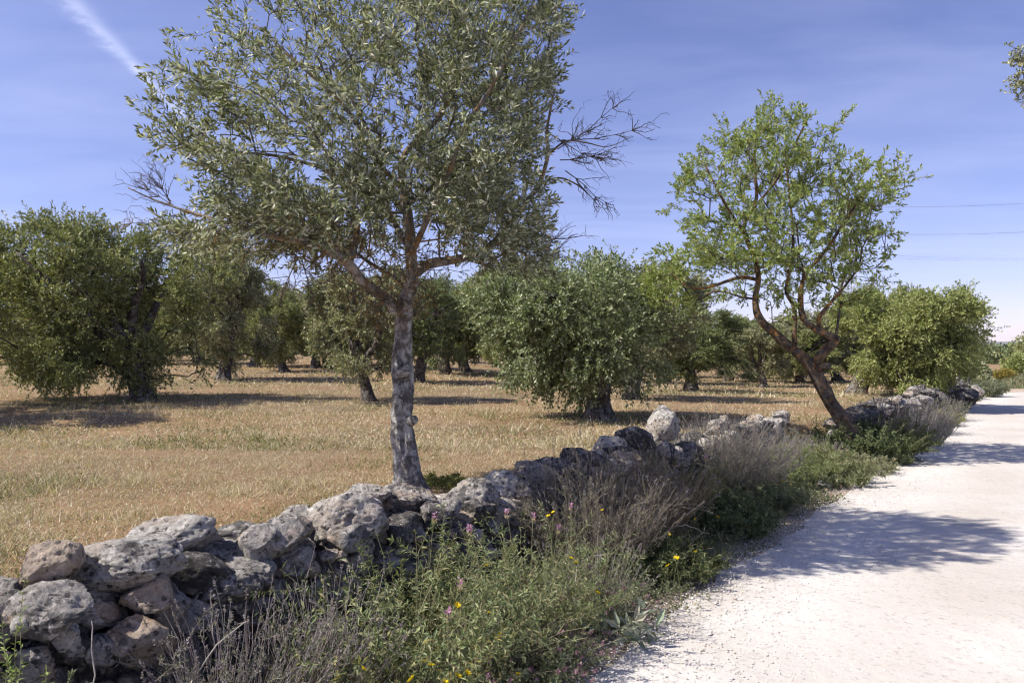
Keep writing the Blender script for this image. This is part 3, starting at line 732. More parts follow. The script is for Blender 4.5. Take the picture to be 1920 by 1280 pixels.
    leaves(g, b, r.normal(0, 1, b.shape), r.normal(0, 1, b.shape), 0.022, 0.007, palette(r, len(b), [(0.42, 0.43, 0.20), (0.34, 0.37, 0.15)]))
    # bare orange twigs hanging under the limbs and the dead spray on the right
    gd = Geo(); n = 300
    lo = [(735, 560), (700, 530), (660, 500), (560, 470), (480, 450), (620, 470), (700, 560), (780, 530), (745, 570), (760, 330), (800, 490), (680, 430), (420, 430), (540, 430), (600, 400), (730, 480), (850, 470), (640, 520)]
    B = []; Dn = []; Ln = []
    for k in range(n):
        px, py = lo[k % len(lo)]; p = P(px + r.normal(0, 22), py + r.normal(0, 12), D + r.normal(-.15, .25)); B.append(p)
        Dn.append((r.normal(0, .6), r.normal(0, .5), r.normal(-.25, .6))); Ln.append(r.uniform(.1, .34))
    def twigset(B, Dn, Ln, r0, col):
        B = np.array(B); Dn = norm(np.array(Dn, float)); Ln = np.array(Ln); k = 5; u = np.linspace(0, 1, k)
        PT = B[:, None] + Dn[:, None] * (Ln[:, None] * u)[:, :, None] + r.normal(0, 0.018, (len(B), k, 3)) * u[None, :, None]
        stems(gd, PT, np.full(len(B), r0), np.full(len(B), r0 * .4), col); return PT
    pt = twigset(B, Dn, Ln, 0.0042, np.array((0.9, 0, 0)))
    m = r.integers(1, 4, n * 2); idx = r.integers(0, n, n * 2)
    twigset(pt[idx, m], np.array(Dn)[idx] + r.normal(0, .5, (n * 2, 3)), r.uniform(.05, .16, n * 2), 0.0026, np.array((0.9, 0, 0)))
    axes = [((1045, 265), (1190, 252)), ((1060, 320), (1135, 378)), ((1045, 280), (1150, 210)), ((1030, 250), (1110, 300)), ((1050, 300), (1125, 300)), ((340, 395), (262, 345)), ((360, 400), (245, 418)), ((320, 380), (290, 330)), ((560, 480), (530, 555)), ((565, 485), (580, 560)), ((950, 470), (1060, 440)), ((960, 520), (1035, 470))]
    for (a, b_) in axes:
        A = P(*a, D + .05); Bp = P(*b_, D + .05)
        p1 = twigset([A], [Bp - A], [np.linalg.norm(Bp - A)], 0.0055 if a[0] > 1000 else 0.0045, np.array((0.45, 0.1, 0)))
        nn = 16; ii = r.integers(1, 5, nn)
        p2 = twigset(p1[0, ii], np.repeat([norm(Bp - A)], nn, 0) + r.normal(0, .6, (nn, 3)), r.uniform(.08, .26, nn), 0.004, np.array((0.45, 0.1, 0)))
        jj = r.integers(0, nn, nn * 2); ii = r.integers(1, 5, nn * 2)
        twigset(p2[jj, ii], np.repeat([norm(Bp - A)], nn * 2, 0) + r.normal(0, .7, (nn * 2, 3)), r.uniform(.04, .13, nn * 2), 0.0024, np.array((0.3, 0.1, 0)))
    obj('trunk', gt.mesh('trunk', True, base), M_BARK, root)
    c = obj('crown', g.mesh('crown', False, base), M_OLIVE, root); c['kind'] = 'stuff'
    t = obj('bare_twigs', gd.mesh('bare_twigs', True, base), M_BARK, root); t['label'] = 'orange lichened bare twigs'
build_main_olive()

# ---- the almond on the right
ALM_COLS = [(0.235, 0.30, 0.078), (0.31, 0.37, 0.11), (0.17, 0.225, 0.058), (0.34, 0.36, 0.15), (0.28, 0.26, 0.08)]
def build_almond():
    r = rg(12); D = 12.2
    base = P(1590, 800, D); base[2] = gz(base[0], base[1])
    root = empty('almond_tree', base, 'bright green almond tree with crooked orange lichened trunk leaning over the wall gap', 'almond tree')
    def lim(pts): return [(*(P(px, py, D) + np.array([0, dy, 0])), rr / FPX * D * (.76 if py > 560 else .58)) for px, py, rr, dy in pts]
    tone = lambda C: np.stack([np.clip(0.25 + 0.6 * sstep(0.9, 2.2, C[:, 2]), 0, 1), 0.12 + 0 * C[:, 0], 0 * C[:, 0]], 1)
    gt = Geo(); sk = Skel(60000)
    q = limb(gt, lim([(1606, 830, 26, 0), (1590, 800, 21, 0), (1564, 765, 17, 0), (1543, 728, 16, 0), (1526, 695, 15.5, 0), (1508, 672, 13, 0), (1488, 655, 12, .0), (1456, 626, 11, .05), (1428, 596, 10, .1), (1420, 560, 9.5, .1), (1426, 522, 9, .1), (1418, 480, 8, .1), (1400, 430, 7, .15), (1412, 395, 6, .2), (1426, 365, 5.5, .2), (1422, 305, 4.5, .2), (1424, 240, 3, .2)]), 16, tone, 0.15, 1, 6, freq=3)
    sk.chain(q, -1)
    for sd, pts in enumerate([
        [(1524, 694, 13, 0), (1532, 668, 12, -.1), (1548, 648, 12.5, -.15), (1556, 636, 11, -.2), (1536, 628, 9, -.25), (1510, 614, 8, -.3), (1494, 600, 7.5, -.3), (1490, 565, 7, -.25), (1500, 520, 6, -.2), (1540, 470, 5.5, -.2), (1580, 410, 4.5, -.2), (1620, 350, 3, -.2)],
        [(1490, 655, 6.5, 0), (1492, 620, 6, .05), (1493, 575, 5.5, .1), (1480, 540, 5, .15), (1500, 470, 4.5, .3), (1500, 380, 4, .4), (1490, 290, 3, .4)],
        [(1426, 524, 7, .1), (1392, 521, 6.5, -.1), (1360, 528, 5.5, -.3), (1325, 540, 4.5, -.4), (1285, 545, 3.5, -.5), (1245, 520, 2.4, -.5)],
        [(1536, 628, 6, -.25), (1520, 604, 5, -.3), (1530, 580, 4.4, -.4), (1560, 540, 3.6, -.5), (1590, 500, 2.6, -.5)],
        [(1418, 480, 5, .1), (1380, 430, 4.4, -.2), (1340, 380, 3.6, -.4), (1310, 320, 2.4, -.4)],
        [(1412, 395, 4.4, .2), (1450, 340, 3.8, -.2), (1480, 270, 3, -.4), (1500, 230, 2, -.4)]]):
        qq = limb(gt, lim(pts), 8, tone, 0.13, 40 + sd, 5, freq=5); sk.chain(qq, sk.nearest(qq[0, :3]))
    limb(gt, lim([(1528, 688, 11, -.08), (1540, 686, 9, -.14), (1548, 685, 7, -.17)]), 10, tone, .2, 9, 3)   # sawn stub
    blobs = [(1430, 225, 30), (1410, 260, 40), (1460, 255, 44), (1340, 275, 32), (1375, 290, 48), (1300, 330, 34), (1330, 345, 50), (1390, 350, 60), (1450, 320, 55), (1510, 290, 44), (1500, 350, 52), (1540, 320, 34), (1590, 340, 44), (1640, 335, 36), (1665, 350, 24), (1610, 390, 50), (1560, 390, 52),
        (1320, 420, 46), (1380, 420, 56), (1450, 410, 55), (1500, 430, 52), (1560, 450, 56), (1610, 450, 38), (1300, 470, 28), (1350, 480, 48), (1420, 480, 52), (1480, 490, 52), (1540, 510, 52), (1590, 510, 42), (1620, 490, 26), (1360, 540, 30), (1430, 545, 32), (1480, 555, 32), (1530, 560, 30), (1590, 560, 26), (1620, 540, 18),
        (1245, 485, 26), (1225, 520, 30), (1265, 520, 36), (1300, 560, 24), (1240, 560, 26), (1465, 590, 14), (1280, 370, 18), (1660, 370, 18), (1545, 250, 12)]
    T = blob_points(r, blobs, D, 1.25, 40, (1450, 400, 230, 220), 22)
    ends = sk.grow(T, r, 0.24, 0.1, 0.2); sk.radii(0.0035, 2.3, 0.032)
    sk.twigs(gt, lambda C: np.stack([0.25 * (r.random(len(C)) < .5), 0.2 + 0 * C[:, 0], 0 * C[:, 0]], 1), 4)
    g = Geo(); E = sk.p[ends]; out = norm(E - sk.p[np.maximum(sk.par[ends], 0)]); cen = np.array([4.0, 12.2, 3.2])
    for rep in range(3):
        m = r.random(len(E)) < (1.0, 1.0, 0.9)[rep]; e = E[m]
        dd = norm(out[m] * .6 + norm(e - cen) * .5 + np.array([0, 0, .25]) + r.normal(0, .55, e.shape))
        spray_leaves(g, gt, r, e + r.normal(0, .06, e.shape) * (rep > 0), dd, r.uniform(.12, .26, len(e)), 7, 0.074, 0.0125, ALM_COLS, [3, 3, 2, 2, .8], (0.1, 0.2, 0), 0.85, 0.15, 0.25, 0.0022)
    obj('trunk', gt.mesh('trunk', True, base), M_ABARK, root)
    c = obj('crown', g.mesh('crown', False, base), M_ALMOND, root); c['kind'] = 'stuff'
build_almond()

# ---- olives of the orchard
ORCH_COLS = {'mixed': [(0.19, 0.232, 0.10), (0.275, 0.318, 0.158), (0.135, 0.172, 0.07), (0.47, 0.50, 0.34)],
             'green': [(0.199, 0.226, 0.075), (0.284, 0.303, 0.112), (0.137, 0.165, 0.055), (0.446, 0.433, 0.207)],
             'silver': [(0.227, 0.244, 0.117), (0.350, 0.343, 0.190), (0.161, 0.180, 0.087), (0.587, 0.560, 0.370)],
             'deep': [(0.137, 0.171, 0.066), (0.199, 0.231, 0.090), (0.095, 0.125, 0.047), (0.321, 0.334, 0.158)],
             'fresh': [(0.247, 0.280, 0.083), (0.332, 0.361, 0.123), (0.171, 0.207, 0.062), (0.474, 0.479, 0.226)]}
def olive_parts(seed, H, Rx, Ry, off, nb, per, leafL, tint, lean=(0.3, 0), tr=0.22, skirt=0.3, limbs=4, zlow=0.22, pairs=6, sub=3, rag=1.0, lobes=15):
    """an orchard olive about its own base: (trunk mesh, crown mesh)"""
    r = rg(seed); gt = Geo(); sk = Skel(60000)
    fk = np.array([lean[0], lean[1], H * 0.26])
    tone = lambda C: np.stack([0.12 + 0 * C[:, 0], 0.35 + 0 * C[:, 0], 0 * C[:, 0]], 1)
    q = limb(gt, [(-lean[0] * .15, 0, -0.15, tr * 1.75), (0, 0, 0.03, tr * 1.45), (lean[0] * .25, lean[1] * .2, H * .08, tr * 1.05), (lean[0] * .6, lean[1] * .5, H * .17, tr * .95), (*fk, tr * .85)], 16, tone, 0.22, seed, 6, freq=2)
    sk.chain(q, -1)
    C0 = np.array([off[0], off[1], H * (0.5 + zlow * .5)])
    for k in range(limbs):
        a = 2 * np.pi * (k + r.uniform(-.25, .25)) / limbs + seed
        e = C0 + np.array([Rx * .62 * math.cos(a), Ry * .62 * math.sin(a), H * r.uniform(.02, .26)])
        m1 = fk + (e - fk) * .33 + np.array([0, 0, H * .05]) + r.normal(0, .12, 3); m2 = fk + (e - fk) * .68 + np.array([0, 0, H * .06]) + r.normal(0, .15, 3)
        qq = limb(gt, [(*(fk - np.array([0, 0, .08])), tr * .6), (*m1, tr * .46), (*m2, tr * .3), (*e, tr * .13)], 8, tone, 0.16, seed + k * 3, 5, freq=4)
        sk.chain(qq, sk.nearest(qq[0, :3]))
    Rx *= .86; Ry *= .9; HV = H * (0.5 - zlow * .5) * .88; C0[2] -= H * .02
    # lobes of foliage: more of them on the outside, with hanging skirts
    T = []; nl = lobes; ga = r.uniform(0, 6)
    lob = []
    for k in range(nl):          # sub-crowns with gaps between them
        zz = 1 - 2 * (k + .5) / nl; th = ga + k * 2.4; q_ = math.sqrt(1 - zz * zz)
        v = np.array([q_ * math.cos(th), q_ * math.sin(th), zz]) + r.normal(0, .16, 3); f_ = r.uniform(.50, .76)
        lob.append((C0 + v * np.array([Rx, Ry, HV]) * f_, r.uniform(.30, .46) * rag ** .3))
    for k in range(nb):
        lc, lr = lob[k % nl]
        c = lc + norm(r.normal(0, 1, 3)) * r.uniform(.2, 1) ** .5 * lr * np.array([Rx, Ry, HV * 1.1])
        if c[2] < H * zlow: c[2] = H * zlow + r.uniform(0, .25)
        if r.random() < skirt and c[2] < C0[2]: c[2] -= r.uniform(.2, .5) * (c[2])
        br = r.uniform(.16, .34) * (Rx + Ry) / 4.2
        n = per
        pts = c + norm(r.normal(0, 1, (n, 3))) * (br * r.uniform(.3, 1, (n, 1)) ** .6) * np.array([1, 1, 1.05])
        T.append(pts)
    for k in range(16):          # upright shoots that break the outline
        v = norm(np.array([r.normal(0, .7), r.normal(0, .7), r.uniform(.35, 1.1)])); c = C0 + v * np.array([Rx, Ry, HV]) * .92
        hs = r.uniform(.2, .5) * H / 4.4; u_ = r.uniform(0, 1, (per, 1)); up_ = norm(v * .5 + np.array([0, 0, 1]) + r.normal(0, .2, 3))
        T.append(c + up_ * hs * u_ + r.normal(0, .13, (per, 3)) * (1.1 - .8 * u_))
    T = np.concatenate(T); T = T[T[:, 2] > 0.12]
    ends = sk.grow(T, r, .25, .1, .3); sk.radii(0.004, 2.3, tr * .3)
    sk.twigs(gt, (0.1, .3, 0), 4, 0.0042)
    g = Geo(); E = sk.p[ends]; out = norm(E - sk.p[np.maximum(sk.par[ends], 0)])
    for rep in range(sub):
        e = E + r.normal(0, .09, E.shape)
        dd = norm(out * .5 + norm((e - C0) / np.array([Rx, Ry, H * .4])) * .55 + np.array([0, 0, .1]) + r.normal(0, .55, e.shape))
        lowp = e[:, 2] < H * .45; dd[lowp] = norm(dd[lowp] + np.array([0, 0, -.55]))
        spray_leaves(g, gt, r, e, dd, r.uniform(.18, .36, len(e)), pairs, leafL, leafL * .19, ORCH_COLS[tint], [3, 3, 2, 1.5], (0.1, .3, 0), .8, .3, .25, .002, 0.22)
    return gt.mesh('trunk', True), g.mesh('crown', False)
def place_olive(parts, loc, label, sc=(1, 1, 1), rz=0.0, group='olive trees of the orchard'):
    root = empty('olive_tree', loc, label, 'olive tree', group); root.scale = sc; root.rotation_euler = (0, 0, rz)
    obj('trunk', parts[0], M_OBARK, root); c = obj('crown', parts[1], M_OLIVE, root); c['kind'] = 'stuff'
    return root

# the big dark one on the left
def wpx(px, d): return px / FPX * d
b = on_ground(268, 752)
T1 = olive_parts(101, wpx(345, b[1]), wpx(262, b[1]), 2.5, (wpx(-128, b[1]), 0.3), 170, 17, 0.08, 'green', (-.25, 0), .21, .45, 5, .10, rag=1.9, lobes=17)
place_olive(T1, b, 'large dark olive tree with low hanging branches at the left picture edge')
b = on_ground(420, 712); b7 = b
T1b = olive_parts(102, wpx(285, b[1]), wpx(92, b[1]), 2.0, (wpx(5, b[1]), 0), 85, 16, 0.09, 'silver', (.2, 0), .17, .5, 4, .10)
place_olive(T1b, (b[0], b[1], b[2]), 'greyish olive tree just behind the large dark olive, hanging nearly to the grass')
b = on_ground(1120, 787)
T7 = olive_parts(103, wpx(290, b[1]), wpx(212, b[1]), 1.9, (wpx(-45, b[1]), 0.1), 120, 15, 0.075, 'mixed', (.02, .0), .22, .4, 5, .27, rag=1.5)
place_olive(T7, b, 'olive tree with thick dark split trunk in the field behind the standing stone')
b = on_ground(1606, 740); d = b[1]
T11 = olive_parts(104, wpx(205, d), wpx(140, d), 2.2, (wpx(80, d), -0.8), 180, 18, 0.085, 'fresh', (.25, -.2), .22, .25, 5, .14, rag=1.4)
place_olive(T11, b, 'broad light green olive tree overhanging the far wall and the road')
GEN = [olive_parts(110, 4.4, 2.2, 2.2, (0.2, 0), 85, 14, 0.105, 'green', (.4, .1), .2, .25, rag=1.3), olive_parts(111, 4.2, 2.3, 2.1, (-.2, .1), 85, 14, 0.105, 'silver', (-.35, 0), .2, .22, rag=1.3),
       olive_parts(112, 4.6, 2.1, 2.3, (.1, .1), 85, 14, 0.105, 'deep', (.25, .2), .22, .28, rag=1.3)]
def gen_olive(k, px, py, w, toppy, label, rz=0.0, group='olive trees of the orchard'):
    q = on_ground(px, py); d = q[1]; H = (py - toppy) / FPX * d; hh = (4.4, 4.2, 4.6)[k] * 1.03
    s = w / FPX * d / 4.0; return place_olive(GEN[k], q, label, (s, s, H / hh), rz, group)
gen_olive(0, 532, 697, 150, 552, 'olive tree with slanting dark trunk seen under the sagging lichened limb', 2.6)
gen_olive(1, 615, 690, 150, 575, 'grey olive tree between the slanting trunk and the thin forked trunk', 1.0)
gen_olive(1, 692, 752, 215, 488, 'slender olive tree with thin forked trunk just beside the pale cracked trunk', 0.4)
gen_olive(2, 783, 716, 190, 525, 'olive tree whose slanting trunk peeks out behind the pale cracked trunk', 0.2)
gen_olive(2, 872, 698, 170, 540, 'dim olive tree far back between the pale cracked trunk and the thick split trunk', 1.7)
gen_olive(1, 1182, 748, 250, 478, 'silvery topped olive tree directly behind the one with the thick split trunk', 3.3)
gen_olive(2, 1297, 734, 205, 582, 'dark rounded olive tree with short stout trunk between the standing stone and the almond', 0.9)
gen_olive(1, 1432, 726, 130, 598, 'small pale olive tree with straight trunk under the almond branches', 5.0)
gen_olive(0, 1500, 718, 150, 612, 'green olive tree behind the crooked almond trunk', 4.0)
gen_olive(0, 375, 682, 190, 520, 'olive tree with thin grey trunk far behind the large dark olive', 3.0)
# rows far behind: nothing tells these apart
r_far = rg(77)
for k, (px, d) in enumerate([(300, 47), (440, 52), (575, 58), (660, 50), (745, 62), (830, 54), (930, 47), (1010, 58), (1090, 46), (1250, 44), (1350, 50), (1420, 58), (1480, 46), (1550, 52), (1570, 37), (180, 40), (60, 48), (-60, 40), (1650, 42), (250, 62), (500, 72), (700, 76), (900, 74), (1180, 68), (1320, 72), (1620, 60), (1690, 55), (478, 37), (592, 35), (835, 33), (962, 31), (1245, 33), (1365, 37), (1398, 42), (1535, 35), (655, 40), (730, 38)] + [(p_, 84 + 9 * (p_ % 3)) for p_ in range(-120, 1560, 86)]):
    x = (px - CX) / FPX * d; y = d; s = r_far.uniform(.9, 1.12)
    place_olive(GEN[k % 3], (x, y, gz(x, y)), 'olive tree of the distant rows at the back of the field', (s, s, s * (.92 if px < 1200 else .72)), r_far.uniform(0, 6), 'distant rows of olive trees')
# a tree standing outside the picture on the left that throws its shade onto the grass
place_olive(GEN[2], (-11.6, 12.6, gz(-11.6, 12.6)), 'olive tree at the very edge of the field, mostly out of view', (1.15, 1.15, 1.0), 1.2)

# the far edge of the grove, one mass of trees
def build_treeline():
    r = rg(88); g = Geo(); n = 60000; nb = 420
    C = np.stack([r.uniform(-130, 95, nb), r.uniform(112, 128, nb), 0 * r.random(nb)], 1); C[:, 2] = ground_z(C[:, 0], C[:, 1]); Rb = r.uniform(1.3, 2.6, nb)
    i = r.integers(0, nb, n); v = norm(r.normal(0, 1, (n, 3))) * r.uniform(.5, 1, (n, 1)) ** .5; v[:, 2] = np.abs(v[:, 2])
    b_ = C[i] + v * Rb[i, None] * np.array([1.2, 1.2, 1.25])
    leaves(g, b_, v + r.normal(0, .6, (n, 3)), r.normal(0, 1, (n, 3)), r.uniform(.35, .75, n), .16, palette(r, n, ORCH_COLS['deep'], .2))
    tag(obj('treeline', g.mesh('treeline'), M_OLIVE), 'far edge of the grove reading as one green belt', 'trees', None, 'stuff')
build_treeline()
# beyond the road bend
def round_tree(name, label, cat, px, py, w, h, d, cols, seed, n=5000, leafL=.14, flowers=None):
    r = rg(seed); x = (px - CX) / FPX * d; z0 = gz(x, d); base = np.array([x, d, z0])
    R_ = w / FPX * d / 2; ztop = CAMZ + (HY - (py - h)) / FPX * d; H = max(.5, ztop - z0)
    root = empty(name, base, label, cat)
    gt = Geo(); limb(gt, [(0, 0, -.1, .05 * H), (.03, 0, H * .25, .035 * H), (0.05, .02, H * .6, .015 * H)], 8, (0.1, .3, 0), .15, seed, 4)
    nb = 46; C = norm(r.normal(0, 1, (nb, 3))) * r.uniform(.3, .85, (nb, 1)) ** .6 * np.array([R_, R_, H * .42]) + np.array([0, 0, H * .55])
    frusta(gt, np.repeat([[0.03, 0, H * .3]], nb, 0), C, np.full(nb, .008 * H), np.full(nb, .003 * H), (0.1, .3, 0), 4)
    i = r.integers(0, nb, n); b_ = C[i] + norm(r.normal(0, 1, (n, 3))) * r.uniform(.2, 1, (n, 1)) ** .5 * R_ * .38
    b_[:, 2] = np.maximum(b_[:, 2], .05)
    g = Geo(); leaves(g, b_, norm(b_ - [0, 0, H * .4]) + r.normal(0, .7, (n, 3)), r.normal(0, 1, (n, 3)), leafL * r.uniform(.7, 1.2, n), leafL * .28, palette(r, n, cols))
    obj('trunk', gt.mesh('trunk', True), M_OBARK, root); c = obj('crown', g.mesh('crown'), M_OLIVE, root); c['kind'] = 'stuff'
round_tree('roadside_tree', 'rounded green tree on the bank beyond the road bend', 'tree', 1926, 722, 80, 52, 46, ORCH_COLS['fresh'], 301, 9000)
round_tree('roadside_tree', 'taller green tree at the picture edge beyond the road bend', 'tree', 1962, 722, 110, 92, 50, ORCH_COLS['green'], 302, 9000)
round_tree('grey_bush', 'small grey bush on the field side of the road bend', 'bush', 1830, 722, 46, 40, 37, ORCH_COLS['silver'], 303, 6000, .11)
round_tree('grey_bush', 'low grey green bush at the end of the far wall by the bend', 'bush', 1846, 730, 30, 26, 34, ORCH_COLS['silver'], 304, 5000, .08)
round_tree('broom_bush', 'yellow flowering broom bush on the bank across the road bend', 'bush', 1882, 722, 42, 18, 43, [(0.42, 0.30, 0.05), (0.30, 0.25, 0.06), (0.20, 0.21, 0.07)], 305, 4000, .08)
round_tree('pine_tree', 'dark distant pine tree beside the power pylon', 'tree', 1604, 700, 110, 142, 95, [(0.035, 0.05, 0.022), (0.05, 0.066, 0.03)], 306, 14000, .35)
round_tree('pine_tree', 'dark pine tree top showing behind the dark rounded olive', 'tree', 1665, 700, 70, 110, 105, [(0.04, 0.055, 0.024), (0.055, 0.07, 0.032)], 307, 9000, .35)

# the oak whose branch tip enters at the upper corner: it stands across the road
def corner_oak():
    r = rg(320); base = np.array([9.0, 10.5, gz(9.0, 10.5)])
    base = np.array([12.6, 12.0, gz(12.6, 12.0)])
    root = empty('oak_tree', base, 'oak branch tip hanging into the upper corner of the sky', 'oak tree')
    gt = Geo(); sk = Skel(9000)
    D = 12.0; tip = P(1908, 135, D) - base
    q = limb(gt, [(0, 0, -.2, .34), (0, 0, .4, .26), (.1, 0, 1.6, .22), (0, .1, 2.6, .2)], 14, (0.1, .5, 0), .15, 2, 5); sk.chain(q, -1)
    for k, e in enumerate([tip + np.array([.9, 0, -.2]), np.array([2.2, .8, 4.6]), np.array([.6, -1.6, 5.4]), np.array([0.2, 2.0, 5.0])]):
        m = np.array([0, .1, 2.5]); qq = limb(gt, [(*m, .13), (*(m + (e - m) * .5 + [0, 0, .3]), .08), (*e, .03)], 8, (0.1, .5, 0), .12, k, 5); sk.chain(qq, sk.nearest(qq[0, :3]))
    T = []
    for k in range(70):
        v = norm(r.normal(0, 1, 3)); c = np.array([2.6, 0.2, 4.9]) + v * np.array([2.1, 2.3, 1.6]) * r.uniform(.5, 1)
        T.append(c + r.normal(0, .2, (8, 3)))
    for (px, py) in [(1905, 110), (1912, 95), (1918, 150), (1915, 180), (1906, 135), (1920, 120), (1925, 165), (1935, 140), (1940, 110), (1950, 150), (1912, 160)]:
        T.append(P(px, py, D)[None] - base + r.normal(0, .06, (7, 3)))
    T = np.concatenate(T); px = CX + (T[:, 0] + base[0]) / (T[:, 1] + base[1]) * FPX; py = HY - (T[:, 2] + base[2] - CAMZ) / (T[:, 1] + base[1]) * FPX
    T = T[(px > 1975) | ((px > 1895) & (py > 85) & (py < 190))]
    ends = sk.grow(T, r, .25, .1, .25); sk.radii(.0035, 2.3, .05); sk.twigs(gt, (0.1, .3, 0), 4)
    g = Geo(); E = sk.p[ends]
    for rep in range(2):
        spray_leaves(g, gt, r, E, r.normal(0, 1, E.shape), r.uniform(.08, .16, len(E)), 5, .05, .012, ORCH_COLS['silver'], [3, 3, 2, 1.5], (0.1, .3, 0), .9, .2)
    obj('trunk', gt.mesh('trunk', True), M_OBARK, root); c = obj('crown', g.mesh('crown'), M_OLIVE, root); c['kind'] = 'stuff'
corner_oak()

# ------------------------------------------------------------------ power line
def build_pylon():
    D = 125.0; base = np.array([(1590 - CX) / FPX * D, D, 0.2]); top = CAMZ + (HY - 372) / FPX * D
    root = empty('power_pylon', base, 'steel lattice power pylon rising behind the almond tree', 'pylon')
    H = top - base[2]
    def hw(z): return 1.25 * (1 - z / H) + 0.30
    A = []; B = []; Rr = []
    def bar(a, b, r_): A.append(a); B.append(b); Rr.append(r_)
    lv = np.linspace(0, H, 13)
    cn = [(-1, -1), (1, -1), (1, 1), (-1, 1)]
    for z0, z1 in zip(lv[:-1], lv[1:]):
        for i in range(4):
            c0, c1 = cn[i], cn[(i + 1) % 4]
            bar((c0[0] * hw(z0), c0[1] * hw(z0), z0), (c0[0] * hw(z1), c0[1] * hw(z1), z1), .09)
            bar((c0[0] * hw(z0), c0[1] * hw(z0), z0), (c1[0] * hw(z1), c1[1] * hw(z1), z1), .045)
            bar((c1[0] * hw(z0), c1[1] * hw(z0), z0), (c0[0] * hw(z1), c0[1] * hw(z1), z1), .045)
            bar((c0[0] * hw(z1), c0[1] * hw(z1), z1), (c1[0] * hw(z1), c1[1] * hw(z1), z1), .045)
    g = Geo(); frusta(g, np.array(A), np.array(B), np.array(Rr), np.array(Rr), (0.5, .5, .5), 4)
    obj('lattice_tower', g.mesh('lattice_tower'), M_STEEL, root)
    arms = []
    for k, py in enumerate((381, 431, 470)):
        z = CAMZ + (HY - py) / FPX * D - base[2]; L_ = 2.6 + .5 * k
        for s in (-1, 1):
            a = np.array([[s * .3, 0, z + .35], [s * .3, -.3, z], [s * .3, .3, z]]); b_ = np.repeat([[s * L_, 0, z + .05]], 3, 0)
            g = Geo(); frusta(g, a, b_, np.full(3, .06), np.full(3, .06), (0.5, .5, .5), 4)
            frusta(g, b_[:1], b_[:1] - [[0, 0, .05 + .5]], np.array([.06]), np.array([.06]), (0.5, .5, .5), 6)
            obj('cross_arm', g.mesh('cross_arm'), M_STEEL, root); arms.append(base + np.array([s * L_, 0, z - .5]))
    ends = [(2300, 345), (2330, 338), (2300, 402), (2330, 398), (2300, 470), (2330, 462)]
    names = ['topmost far', 'topmost near', 'middle far', 'middle near', 'lowest far', 'lowest near']
    for a, (px, py), nm in zip(arms, ends, names):
        e = P(px, py, 112.0); k = 30; u = np.linspace(0, 1, k)[:, None]
        pt = a * (1 - u) + e * u - np.array([0, 0, 1.2]) * (4 * u * (1 - u))
        g = Geo(); stems(g, pt[None], np.array([.011]), np.array([.011]), (0.2, .2, .2), 5)
        tag(obj('power_wire', g.mesh('power_wire'), M_WIRE), 'thin dark power wire crossing the sky, %s strand from the pylon' % nm, 'wire', 'power wires across the sky')
build_pylon()

# ------------------------------------------------------------------ ground cover
def blades(g, r, x, y, z, h, w, lean, cols):
    n = len(x); a = r.uniform(0, 2 * np.pi, n); b_ = np.stack([x, y, z - 0.004], 1)
    d = np.stack([np.cos(a) * lean, np.sin(a) * lean, np.ones(n)], 1); d = norm(d)
    a2 = r.uniform(0, 2 * np.pi, n); sd = np.stack([np.cos(a2), np.sin(a2), 0 * a2], 1)
    t = b_ + d * np.asarray(h)[:, None]
    V = np.stack([b_ - sd * np.asarray(w)[:, None], b_ + sd * np.asarray(w)[:, None], t], 1).reshape(-1, 3)
    F = np.arange(n)[:, None] * 3 + np.array([[0, 1, 2]])
    g.add(V, [F], np.repeat(cols, 3, axis=0))
TAN = [(0.53, 0.445, 0.30), (0.60, 0.515, 0.365), (0.42, 0.335, 0.215), (0.63, 0.56, 0.41), (0.34, 0.33, 0.17), (0.42, 0.30, 0.195)]
